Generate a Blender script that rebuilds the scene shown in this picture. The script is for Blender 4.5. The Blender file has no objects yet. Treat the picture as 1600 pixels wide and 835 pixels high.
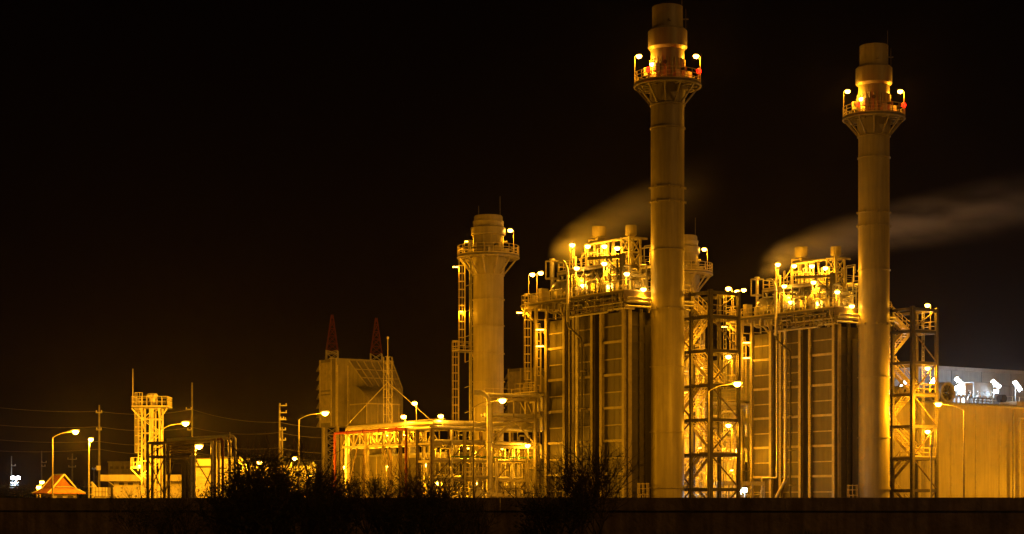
import bpy, math, random
from mathutils import Vector, Matrix
R = math.radians
random.seed(7)
sc = bpy.context.scene
col = sc.collection

# ---------------------------------------------------------------- camera
EYE = 1.8; HZ = 788.0; FP = 3000.0
cd = bpy.data.cameras.new('camera'); cam = bpy.data.objects.new('camera', cd); col.objects.link(cam)
cam.location = (0, 0, EYE); cam.rotation_euler = (R(90), 0, 0)
cd.sensor_width = 36; cd.lens = 36 * FP / 1600; cd.shift_y = (HZ - 417.5) / 1600
cd.clip_start = 0.5; cd.clip_end = 6000
sc.camera = cam

# ---------------------------------------------------------------- night sky
SUN_EL, SUN_AZ = R(28), R(205)
w = bpy.data.worlds.new('World'); sc.world = w; w.use_nodes = True
wn = w.node_tree.nodes; wl = w.node_tree.links; wn.clear()
wo = wn.new('ShaderNodeOutputWorld'); bg = wn.new('ShaderNodeBackground')
tc = wn.new('ShaderNodeTexCoord'); sx = wn.new('ShaderNodeSeparateXYZ')
sky = wn.new('ShaderNodeTexSky'); sky.sky_type = 'NISHITA'; sky.sun_disc = False
sky.sun_elevation = SUN_EL; sky.sun_rotation = SUN_AZ
mp = wn.new('ShaderNodeMapRange'); mp.inputs['From Min'].default_value = 0; mp.inputs['From Max'].default_value = 0.30
cr = wn.new('ShaderNodeValToRGB')
cr.color_ramp.elements[0].position = 0; cr.color_ramp.elements[0].color = (.0038, .0011, .0004, 1)
cr.color_ramp.elements[1].position = 1; cr.color_ramp.elements[1].color = (.0001, .00003, .00002, 1)
e = cr.color_ramp.elements.new(.45); e.color = (.0018, .0005, .0002, 1)
mx = wn.new('ShaderNodeMixRGB'); mx.blend_type = 'ADD'; mx.inputs[0].default_value = .00003
wl.new(tc.outputs['Generated'], sx.inputs[0]); wl.new(sx.outputs['Z'], mp.inputs['Value'])
wl.new(mp.outputs[0], cr.inputs[0]); wl.new(cr.outputs[0], mx.inputs[1]); wl.new(sky.outputs[0], mx.inputs[2])
wl.new(mx.outputs[0], bg.inputs[0]); bg.inputs[1].default_value = 1.0; wl.new(bg.outputs[0], wo.inputs[0])
# faint warm fill added behind the camera, right, to light the wall front
sd = bpy.data.lights.new('warm_fill', 'SUN'); sd.energy = .26; sd.angle = R(2); sd.color = (1, .42, .08)
so = bpy.data.objects.new('warm_fill', sd); col.objects.link(so)
so.rotation_euler = (R(66), 0, R(44))
vs = sc.view_settings
vs.view_transform = 'Standard'; vs.look = 'None'; vs.exposure = 0; vs.gamma = 1; vs.use_curve_mapping = False
cy = sc.cycles
cy.use_denoising = True; cy.use_light_tree = True; cy.max_bounces = 5; cy.diffuse_bounces = 3; cy.glossy_bounces = 2
cy.transmission_bounces = 2; cy.volume_bounces = 0; cy.sample_clamp_indirect = 3; cy.sample_clamp_direct = 0
cy.volume_step_rate = 2.0; cy.caustics_reflective = False; cy.caustics_refractive = False

# ---------------------------------------------------------------- frames: S = boiler unit axes
TH = math.atan2(.567, .823); CT, ST = math.cos(TH), math.sin(TH)
class Frame:
    def __init__(s, x, y, th): s.x, s.y, s.th = x, y, th
    def w(s, p):
        c, n = math.cos(s.th), math.sin(s.th)
        return Vector((s.x + c*p[0] - n*p[1], s.y + n*p[0] + c*p[1], p[2]))
U1 = Frame(16.2, 200.0, TH); U2 = Frame(40.9, 217.0, TH); WF = Frame(0, 0, 0)
def X(px, D): return (px - 800) / FP * D
def Z(py, D): return EYE + (HZ - py) / FP * D
def P(px, py, D): return (X(px, D), D, Z(py, D))
def A(px, b, fr=U1):                      # position along the unit axis of what stands at b
    k = (px - 800) / FP
    return (fr.x + CT*b - k*(fr.y + ST*b)) / (ST + CT*k)
def ZU(py, b, a, fr=U1): return Z(py, fr.w((b, a, 0)).y)

# ---------------------------------------------------------------- mesh builder
OFF = {}; FR = {}
class MB:
    def __init__(s): s.v = []; s.f = []
    def _add(s, vs_, fs):
        n = len(s.v); s.v += [tuple(q) for q in vs_]; s.f += [tuple(i + n for i in q) for q in fs]; return s
    def box(s, x0, x1, y0, y1, z0, z1):
        return s._add([(x0,y0,z0),(x1,y0,z0),(x1,y1,z0),(x0,y1,z0),(x0,y0,z1),(x1,y0,z1),(x1,y1,z1),(x0,y1,z1)],
                      [(3,2,1,0),(4,5,6,7),(0,1,5,4),(1,2,6,5),(2,3,7,6),(3,0,4,7)])
    def hexa(s, pts):                     # eight corners, bottom four then top four
        return s._add(pts, [(3,2,1,0),(4,5,6,7),(0,1,5,4),(1,2,6,5),(2,3,7,6),(3,0,4,7)])
    def bar(s, p, q, w_, h=None):
        h = h or w_; p = Vector(p); q = Vector(q); d = (q - p)
        if d.length < 1e-5: return s
        d.normalize(); up = Vector((0,0,1)) if abs(d.z) < .95 else Vector((0,1,0))
        sd_ = d.cross(up).normalized(); u2 = sd_.cross(d).normalized()
        c = []
        for o in (p, q):
            for i, j in ((-1,-1),(1,-1),(1,1),(-1,1)): c.append(o + sd_*(i*w_/2) + u2*(j*h/2))
        return s._add(c, [(3,2,1,0),(4,5,6,7),(0,1,5,4),(1,2,6,5),(2,3,7,6),(3,0,4,7)])
    def tube(s, pts, r, n=8, caps=True, r2=None):
        pts = [Vector(p) for p in pts]; m = len(pts); vs_ = []; fs = []; prev = None
        for i, p in enumerate(pts):
            d = (pts[min(i+1, m-1)] - pts[max(i-1, 0)])
            if d.length < 1e-6: d = Vector((0,0,1))
            d.normalize()
            if prev is None:
                up = Vector((0,0,1)) if abs(d.z) < .9 else Vector((1,0,0)); a_ = d.cross(up).normalized()
            else:
                a_ = prev - d*prev.dot(d)
                a_ = a_.normalized() if a_.length > 1e-5 else d.cross(Vector((1,.3,.2))).normalized()
            prev = a_; b_ = d.cross(a_)
            rr = r if r2 is None else r + (r2 - r)*i/(m-1)
            for k in range(n):
                t = 2*math.pi*k/n; vs_.append(p + a_*(math.cos(t)*rr) + b_*(math.sin(t)*rr))
        for i in range(m-1):
            for k in range(n):
                k2 = (k+1) % n; fs.append((i*n+k, i*n+k2, (i+1)*n+k2, (i+1)*n+k))
        if caps: fs.append(tuple(range(n))[::-1]); fs.append(tuple((m-1)*n + k for k in range(n)))
        return s._add(vs_, fs)
    def lathe(s, c, prof, n=24, axis='z', cap=True):
        vs_ = []; fs = []; m = len(prof)
        for r, h in prof:
            for k in range(n):
                t = 2*math.pi*k/n; x, y = math.cos(t)*r, math.sin(t)*r
                q = (x, y, h) if axis == 'z' else ((h, x, y) if axis == 'x' else (y, h, x))
                vs_.append((c[0]+q[0], c[1]+q[1], c[2]+q[2]))
        for i in range(m-1):
            for k in range(n):
                k2 = (k+1) % n; fs.append((i*n+k, i*n+k2, (i+1)*n+k2, (i+1)*n+k))
        if cap: fs.append(tuple(range(n))[::-1]); fs.append(tuple((m-1)*n + k for k in range(n)))
        return s._add(vs_, fs)
    def ring(s, c, rad, r, n=32, m=6):
        pts = [(c[0]+rad*math.cos(2*math.pi*k/n), c[1]+rad*math.sin(2*math.pi*k/n), c[2]) for k in range(n+1)]
        return s.tube(pts, r, m, False)
    def arc(s, c, rad, z, a0, a1, r, n=20, m=6):
        return s.tube([(c[0]+rad*math.cos(a0+(a1-a0)*k/n), c[1]+rad*math.sin(a0+(a1-a0)*k/n), z) for k in range(n+1)], r, m)
    def rail(s, pts, h=1.1, step=1.4, r=.03, toe=True):
        pts = [Vector(p) for p in pts]
        for p, q in zip(pts, pts[1:]):
            L = (q-p).length; n = max(1, round(L/step))
            for i in range(n+1):
                o = p + (q-p)*(i/n); s.bar(o, o+Vector((0,0,h)), r*1.6)
            for k in (1.0, .52): s.bar(p+Vector((0,0,h*k)), q+Vector((0,0,h*k)), r*1.6)
            if toe: s.bar(p+Vector((0,0,.07)), q+Vector((0,0,.07)), .02, .12)
        return s
    def ladder(s, x, y, z0, z1, nx, ny, cage=True, wd=.5):
        # nx, ny: unit normal pointing away from what it serves; rails across it
        tx, ty = -ny, nx
        for k in (-1, 1): s.bar((x+tx*wd/2*k, y+ty*wd/2*k, z0), (x+tx*wd/2*k, y+ty*wd/2*k, z1), .07)
        z = z0 + .3
        while z < z1:
            s.bar((x-tx*wd/2, y-ty*wd/2, z), (x+tx*wd/2, y+ty*wd/2, z), .04); z += .35
        if cage:
            R_ = .42; z = z0 + 2.0; cx, cy_ = x+nx*.36, y+ny*.36; tops = []
            base = math.atan2(ny, nx); angs = [base + R(d) for d in (-130,-90,-45,0,45,90,130)]
            while z < z1 + .6:
                s.tube([(cx+R_*math.cos(t), cy_+R_*math.sin(t), z) for t in angs], .03, 4); z += .95
            for t in angs[::1]:
                s.bar((cx+R_*math.cos(t), cy_+R_*math.sin(t), z0+2), (cx+R_*math.cos(t), cy_+R_*math.sin(t), z-.95), .035)
        return s
    def truss(s, p, q, h, n, r=.09, flip=False):
        p = Vector(p); q = Vector(q); up = Vector((0,0,h))
        s.bar(p, q, r*1.4); s.bar(p+up, q+up, r*1.4)
        for i in range(n+1):
            a = p+(q-p)*(i/n); s.bar(a, a+up, r)
            if i < n:
                b = p+(q-p)*((i+1)/n)
                s.bar(a, b+up, r) if (i % 2 == 0) != flip else s.bar(a+up, b, r)
        return s
    def build(s, name, mat, parent=None, smooth=False, off=None):
        me = bpy.data.meshes.new(name); o_ = off if off is not None else OFF.get(parent, (0,0,0))
        me.from_pydata([(x-o_[0], y-o_[1], z-o_[2]) for x, y, z in s.v], [], s.f)
        me.materials.append(mat)
        if smooth:
            me.polygons.foreach_set('use_smooth', [True]*len(me.polygons)); me.set_sharp_from_angle(angle=R(35))
        o = bpy.data.objects.new(name, me); col.objects.link(o)
        if parent is not None: o.parent = parent; OFF[o] = o_
        return o
UNIT = []                                  # roots to be repeated at the second boiler
def tag(o, label, cat, group=None, kind=None):
    o['label'] = label
    if cat: o['category'] = cat
    if group: o['group'] = group
    if kind: o['kind'] = kind
def thing(name, label, cat, fr=WF, base=(0,0,0), group=None, th=None, unit=None):
    o = bpy.data.objects.new(name, None); col.objects.link(o); o.empty_display_size = .3
    o.location = fr.w(base); o.rotation_euler = (0, 0, fr.th if th is None else th)
    tag(o, label, cat, group); OFF[o] = base
    if unit is None: unit = fr is U1
    if unit: UNIT.append(o)
    return o
def solo(mb, name, mat, label, cat, fr=WF, base=(0,0,0), group=None, smooth=False, kind=None, unit=None):
    o = mb.build(name, mat, None, smooth, off=base)
    o.location = fr.w(base); o.rotation_euler = (0, 0, fr.th); tag(o, label, cat, group, kind)
    if unit is None: unit = fr is U1
    if unit: UNIT.append(o)
    return o

# ---------------------------------------------------------------- materials
def mat(name, c, rough=.6, metal=0., var=.18, scale=.6, streak=0., bump=0., bscale=8., c2=None, corr=0., spec=.4):
    m = bpy.data.materials.new(name); m.use_nodes = True
    n = m.node_tree.nodes; l = m.node_tree.links; b = n['Principled BSDF']
    b.inputs['Roughness'].default_value = rough; b.inputs['Metallic'].default_value = metal
    b.inputs['Specular IOR Level'].default_value = spec
    t = n.new('ShaderNodeTexCoord'); mp_ = n.new('ShaderNodeMapping'); l.new(t.outputs['Object'], mp_.inputs[0])
    no = n.new('ShaderNodeTexNoise'); no.inputs['Scale'].default_value = scale; no.inputs['Detail'].default_value = 8
    no.inputs['Roughness'].default_value = .65
    l.new(mp_.outputs[0], no.inputs[0])
    r_ = n.new('ShaderNodeValToRGB'); r_.color_ramp.elements[0].position = .3; r_.color_ramp.elements[1].position = .72
    d = c2 or tuple(x*(1-var*2) for x in c)
    r_.color_ramp.elements[0].color = (*d, 1); r_.color_ramp.elements[1].color = (*[min(1, x*(1+var*.4)) for x in c], 1)
    l.new(no.outputs[0], r_.inputs[0]); out = r_.outputs[0]
    if streak:
        m2 = n.new('ShaderNodeMapping'); m2.inputs['Scale'].default_value = (1, 1, .06); l.new(t.outputs['Object'], m2.inputs[0])
        n2 = n.new('ShaderNodeTexNoise'); n2.inputs['Scale'].default_value = 3.2; n2.inputs['Detail'].default_value = 5
        l.new(m2.outputs[0], n2.inputs[0])
        r2 = n.new('ShaderNodeValToRGB'); r2.color_ramp.elements[0].position = .38; r2.color_ramp.elements[1].position = .62
        r2.color_ramp.elements[0].color = (1-streak, 1-streak*1.1, 1-streak*1.2, 1); r2.color_ramp.elements[1].color = (1,1,1,1)
        l.new(n2.outputs[0], r2.inputs[0])
        mm = n.new('ShaderNodeMixRGB'); mm.blend_type = 'MULTIPLY'; mm.inputs[0].default_value = 1
        l.new(out, mm.inputs[1]); l.new(r2.outputs[0], mm.inputs[2]); out = mm.outputs[0]
    l.new(out, b.inputs['Base Color'])
    nrm = None
    if bump:
        n3 = n.new('ShaderNodeTexNoise'); n3.inputs['Scale'].default_value = bscale; n3.inputs['Detail'].default_value = 4
        l.new(t.outputs['Object'], n3.inputs[0]); bp = n.new('ShaderNodeBump'); bp.inputs['Strength'].default_value = bump
        bp.inputs['Distance'].default_value = .08
        l.new(n3.outputs[0], bp.inputs['Height']); nrm = bp.outputs[0]; l.new(nrm, b.inputs['Normal'])
    if corr:
        wv = n.new('ShaderNodeTexWave'); wv.bands_direction = 'X'; wv.inputs['Scale'].default_value = corr
        l.new(t.outputs['Object'], wv.inputs[0]); bp = n.new('ShaderNodeBump'); bp.inputs['Strength'].default_value = .6
        bp.inputs['Distance'].default_value = .05
        l.new(wv.outputs['Fac'], bp.inputs['Height']); l.new(bp.outputs[0], b.inputs['Normal'])
    rr = n.new('ShaderNodeMapRange'); rr.inputs['To Min'].default_value = max(.05, rough-.12); rr.inputs['To Max'].default_value = min(1, rough+.15)
    l.new(no.outputs[0], rr.inputs['Value']); l.new(rr.outputs[0], b.inputs['Roughness'])
    return m
def emis(name, c, s):
    m = bpy.data.materials.new(name); m.use_nodes = True; b = m.node_tree.nodes['Principled BSDF']
    b.inputs['Base Color'].default_value = (.8,.8,.8,1); b.inputs['Emission Color'].default_value = (*c, 1)
    b.inputs['Emission Strength'].default_value = s
    return m
M = dict(
 stack=mat('stack_paint', (.39,.355,.22), .40, 0, .11, .3, .17, .12, .4),
 casing=mat('casing_shade_tone', (.095,.087,.06), .5, 0, .14, .5, .16, .2, .9),  # darker than the ribs: lit-versus-shaded contrast put into the colour
 steel=mat('painted_steel', (.42,.38,.26), .5, 0, .2, 1.5, .12),
 galv=mat('galvanised_steel', (.50,.50,.47), .42, .55, .2, 3),
 dark=mat('dark_steel', (.12,.11,.09), .6, .2, .25, 2),
 rust=mat('weathered_steel', (.20,.15,.10), .7, .1, .3, 2),
 lag=mat('aluminium_lagging', (.66,.64,.58), .36, .45, .15, 2.5, 0, .3, 5),
 deck=mat('deck_grating', (.22,.21,.18), .7, .3, .2, 4),
 rail=mat('railing_paint', (.60,.52,.30), .5, 0, .15, 3),
 red=mat('red_paint', (.20,.012,.008), .5, 0, .2, 2),
 filt=mat('filter_house_paint', (.21,.195,.14), .6, 0, .18, .7, .22, .2, 1),
 conc=mat('concrete', (.33,.31,.27), .85, 0, .25, 1.2, .3, .3, 6),
 wallc=mat('perimeter_concrete', (.32,.25,.20), .9, 0, .35, .9, .45, .5, 7),
 ground=mat('ground_soil', (.10,.09,.06), .95, 0, .4, .15, 0, .5, 3),
 tan=mat('cladding_tan', (.54,.49,.29), .5, 0, .14, .25, .16, 0, 1, None, 1.6),
 grey=mat('cladding_grey', (.40,.40,.42), .55, 0, .12, .3, .12, 0, 1, None, 1.2),
 white=mat('white_paint', (.70,.66,.56), .5, 0, .12, 1.2, .12),
 roofm=mat('metal_roof', (.30,.31,.33), .5, .2, .2, .6),
 tile=mat('roof_tiles', (.42,.17,.07), .7, 0, .3, 3, 0, .4, 12),
 mred=mat('dark_red_paint', (.17,.02,.012), .6, 0, .2, 2),  # darker red for the masts
 yard=mat('yard_asphalt', (.12,.11,.09), .9, 0, .3, .4),
 pole=mat('lamp_pole_paint', (.24,.22,.17), .6, 0, .2, 3),
 green=mat('green_paint', (.04,.18,.09), .5, 0, .2, 2),
 black=mat('black_rubber', (.03,.03,.03), .7, 0, .2, 2),
 wire=mat('cable', (.25,.22,.2), .5, .3, .1, 2),
 bark=mat('bark', (.09,.065,.045), .9, 0, .3, 6, 0, .5, 20),
 leaf=mat('leaves', (.045,.075,.025), .6, 0, .4, 3, 0, 0, 1, (.02,.035,.012)),
 leaf2=mat('dry_leaves', (.09,.08,.03), .7, 0, .4, 3, 0, 0, 1, (.03,.035,.012)),
 sod=emis('sodium_lens', (1,.45,.045), 60), white_l=emis('white_lens', (.80,.92,1), 34), red_l=emis('red_lens', (1,.003,.001), 13),
 tubel=emis('tube_lens', (1,.45,.05), 22),
)
SOD = (1, .365, .006); WHT = (.62, .80, 1.0); REDC = (1, .02, .01)
LP = 2.2                                    # all lamps together
def bulb(parent, loc, watt, colr=SOD, rad=.12, off=None, spot=None):
    d = bpy.data.lights.new('bulb', 'SPOT' if spot else 'POINT'); d.energy = watt*LP; d.color = colr; d.shadow_soft_size = rad
    o = bpy.data.objects.new('bulb', d); col.objects.link(o); o.parent = parent
    f = OFF.get(parent, (0,0,0)) if off is None else off
    o.location = (loc[0]-f[0], loc[1]-f[1], loc[2]-f[2])
    if spot: d.spot_size = spot[0]; d.spot_blend = .6; o.rotation_euler = spot[1]
    return o
def head(parent, x, y, z, dx, dy, L=.75, lens='sod'):
    s_ = 1.35 if L > .7 else 1.12
    """luminaire pointing along (dx,dy) with a drop lens under it"""
    h = MB()
    e1 = (x+dx*L*.5, y+dy*L*.5, z+.10); e0 = (x-dx*L*.5, y-dy*L*.5, z+.06)
    h.tube([e0, (x-dx*L*.2, y-dy*L*.2, z+.12), (x+dx*L*.2, y+dy*L*.2, z+.13), e1], .10, 8)
    h.build('lamp_housing', M['steel'], parent, True)
    g = MB(); g.lathe((x, y, z), [(.04*s_,-.24*s_),(.16*s_,-.20*s_),(.25*s_,-.09*s_),(.26*s_,.0),(.2*s_,.05)], 12)
    g.build('lens', M[lens], parent, True)
def street_lamp(px, py, D, pole_px, watt, label, group='street lamps on bent arms'):
    x1, y1, z1 = P(px, py, D); x0 = X(pole_px, D)
    t = thing('street_lamp', label, 'street lamp', WF, (x0, D, 0), group)
    if abs(x1-x0) > .8:
        s_ = 1 if x1 > x0 else -1; L = abs(x1-x0)
        p = MB(); p.tube([(x0, D, 0), (x0, D, z1-.75)], .11, 10, True, .07); p.build('pole', M['pole'], t, True)
        a = MB(); pts = []
        for k in range(13):
            u = k/12; pts.append((x0 + s_*L*u, D, z1-.75 + .75*math.sin(min(1, u*1.9+.02)*math.pi/2)*(.55)+.34*u))
        a.tube(pts, .045, 8); a.build('arm', M['pole'], t, True)
        head(t, x1, D, z1, s_, 0, .95)
    else:
        p = MB(); p.tube([(x0, D, 0), (x0, D, z1-.1)], .12, 10, True, .08); p.build('pole', M['galv'], t, True)
        head(t, x1, D, z1+.05, 1, 0, .6)
    b = MB(); b.box(x0-.25, x0+.25, D-.25, D+.25, 0, .3); b.build('footing', M['conc'], t)
    bulb(t, (x1, D, z1-.52), watt, SOD, .18)
    return t
def post_lamp(fr, base, z1, watt, label, group, dx=1., dy=0., L=.45, name='platform_lamp', down=False):
    """thin post with the luminaire leaning over (dx,dy) in frame axes"""
    x, y, z0 = base; t = thing(name, label, 'lamp', fr, base, group)
    n = math.hypot(dx, dy); dx /= n; dy /= n
    p = MB(); p.tube([(x,y,z0),(x,y,z1-.1),(x+dx*.12,y+dy*.12,z1+.02),(x+dx*L*.6,y+dy*L*.6,z1+.05)], .04, 6); p.build('pole', M['rail'], t, True)
    head(t, x+dx*L, y+dy*L, z1, dx, dy, .5)
    bulb(t, (x+dx*L, y+dy*L, z1-.36), watt, SOD, .12, None, (R(150), (0,0,0)) if down else None)
    return t
def tube_lamp(fr, base, watt, label, group, ax=(1,0), L=1.2):
    x, y, z = base; t = thing('tube_lamp', label, 'lamp', fr, base, group)
    h = MB(); h.bar((x,y,z+.09),(x+ax[0]*L,y+ax[1]*L,z+.09), .16, .1); h.bar((x,y,z+.1),(x,y,z-.5), .04); h.build('lamp_housing', M['steel'], t)
    g = MB(); g.tube([(x+ax[0]*.08,y+ax[1]*.08,z),(x+ax[0]*(L-.08),y+ax[1]*(L-.08),z)], .055, 8); g.build('lens', M['tubel'], t, True)
    bulb(t, (x+ax[0]*L/2, y+ax[1]*L/2, z-.22), watt)
    return t

# ================================================================ SETTING
def sheet(name, x0, x1, y0, y1, z, mt, label, nx=1, ny=1, amp=0):
    m = MB(); vs_ = []; fs = []
    for j in range(ny+1):
        for i in range(nx+1):
            vs_.append((x0+(x1-x0)*i/nx, y0+(y1-y0)*j/ny, z + (random.uniform(-amp, amp) if amp else 0)))
    for j in range(ny):
        for i in range(nx):
            k = j*(nx+1)+i; fs.append((k, k+1, k+nx+2, k+nx+1))
    m._add(vs_, fs); o = m.build(name, mt, None, True); o['kind'] = 'structure'; o['label'] = label; return o
sheet('ground', -3000, 3000, -200, 4000, 0, M['ground'], 'dark ground running out to the horizon behind the wall')
sheet('plant_yard', -110, 130, 96, 330, .02, M['yard'], 'concrete yard under the power plant')

# perimeter wall: nearer at the right, farther off at the left
def wall_y(x): return 66 - .14*x
WX0, WX1 = -42, 40
pw = thing('perimeter_wall', 'long low dark concrete wall with a thick coping running across the foreground', 'wall', WF, (0, 66, 0))
f = MB(); c_ = MB(); p_ = MB(); x = WX0; ps = 3.2
while x < WX1:
    a, b = (x, wall_y(x)), (min(x+ps, WX1), wall_y(min(x+ps, WX1)))
    top = 2.02
    f.hexa([(a[0],a[1],0),(b[0],b[1],0),(b[0],b[1]+.18,0),(a[0],a[1]+.18,0),(a[0],a[1],1.58),(b[0],b[1],1.58),(b[0],b[1]+.18,1.58),(a[0],a[1]+.18,1.58)])
    c_.hexa([(a[0],a[1]-.10,1.58),(b[0]-.012,b[1]-.10,1.58),(b[0]-.012,b[1]+.28,1.58),(a[0],a[1]+.28,1.58),(a[0],a[1]-.10,top),(b[0]-.012,b[1]-.10,top),(b[0]-.012,b[1]+.28,top),(a[0],a[1]+.28,top)])
    p_.box(a[0]-.16, a[0]+.16, a[1]-.07, a[1]-.002, 0, 1.575)
    x += ps
f.build('panel', M['wallc'], pw); c_.build('coping', M['wallc'], pw); 

# ================================================================ CHIMNEYS
def ring_platform(t, x, y, z, ro, ri, nb=12, bz=2.0, gap=None, rl=1.15):
    d = MB(); n = 36
    d.lathe((x,y,0), [(ri,z-.14),(ri,z),(ro,z),(ro,z-.14),(ri,z-.14)], n, cap=False); d.build('platform_deck', M['deck'], t)
    br = MB()
    for k in range(nb):
        an = 2*math.pi*(k+.5)/nb; cx, cy_ = math.cos(an), math.sin(an)
        br.bar((x+cx*(ro-.12),y+cy_*(ro-.12),z-.22),(x+cx*(ri-.02),y+cy_*(ri-.02),z-bz), .14, .14)
        br.bar((x+cx*ri,y+cy_*ri,z-.24),(x+cx*ro,y+cy_*ro,z-.24), .16, .2)
    br.ring((x,y,z-.24), ro-.05, .1, n); br.ring((x,y,z-.24), (ro+ri)/2, .06, n); br.build('bracket', M['steel'], t)
    r_ = MB(); a0, a1 = (0, 2*math.pi) if gap is None else gap; k_ = 30
    for h in (rl, rl*.66, rl*.33): r_.arc((x,y), ro-.06, z+h, a0, a1, .035, 36)
    for k in range(22):
        an = a0+(a1-a0)*k/22; r_.bar((x+(ro-.06)*math.cos(an), y+(ro-.06)*math.sin(an), z),(x+(ro-.06)*math.cos(an), y+(ro-.06)*math.sin(an), z+rl), .06)
    r_.lathe((x,y,0), [(ro-.05,z),(ro-.05,z+.14),(ro-.03,z+.14),(ro-.03,z)], 36, cap=False); r_.build('railing', M['rail'], t)
def gadgets(t, x, y, z, r, n, seed, z2=2.2):
    rd = random.Random(seed)
    for k in range(n):
        an = 2*math.pi*(k+rd.uniform(.1,.6))/n; g = MB(); rr = r+rd.uniform(.12,.5)
        cx, cy_ = x+rr*math.cos(an), y+rr*math.sin(an); s_ = rd.uniform(.14,.32); h = rd.uniform(.3,.9); zb = z+rd.uniform(.2,1.1)
        if k % 3 == 0:
            g.box(cx-s_,cx+s_,cy_-s_,cy_+s_,zb,zb+h); g.bar((cx,cy_,z),(cx,cy_,zb),.07); g.build('instrument_box', M['white'], t)
        elif k % 3 == 1:
            g.tube([(x+r*.98*math.cos(an),y+r*.98*math.sin(an),zb+h),(x+(r+.5)*math.cos(an),y+(r+.5)*math.sin(an),zb+h)],.14,10)
            g.tube([(x+(r+.5)*math.cos(an),y+(r+.5)*math.sin(an),zb+h),(x+(r+.56)*math.cos(an),y+(r+.56)*math.sin(an),zb+h)],.22,10); g.build('sampling_port', M['dark'], t, True)
        else:
            g.tube([(cx,cy_,z),(cx,cy_,z+z2*rd.uniform(.6,1.1))], .045, 6); g.tube([(cx,cy_,z+.6),(cx+.2,cy_+.1,z+1.1),(cx+.1,cy_+.3,z+1.5)], .05, 6); g.build('conduit', M['galv'], t, True)

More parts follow.
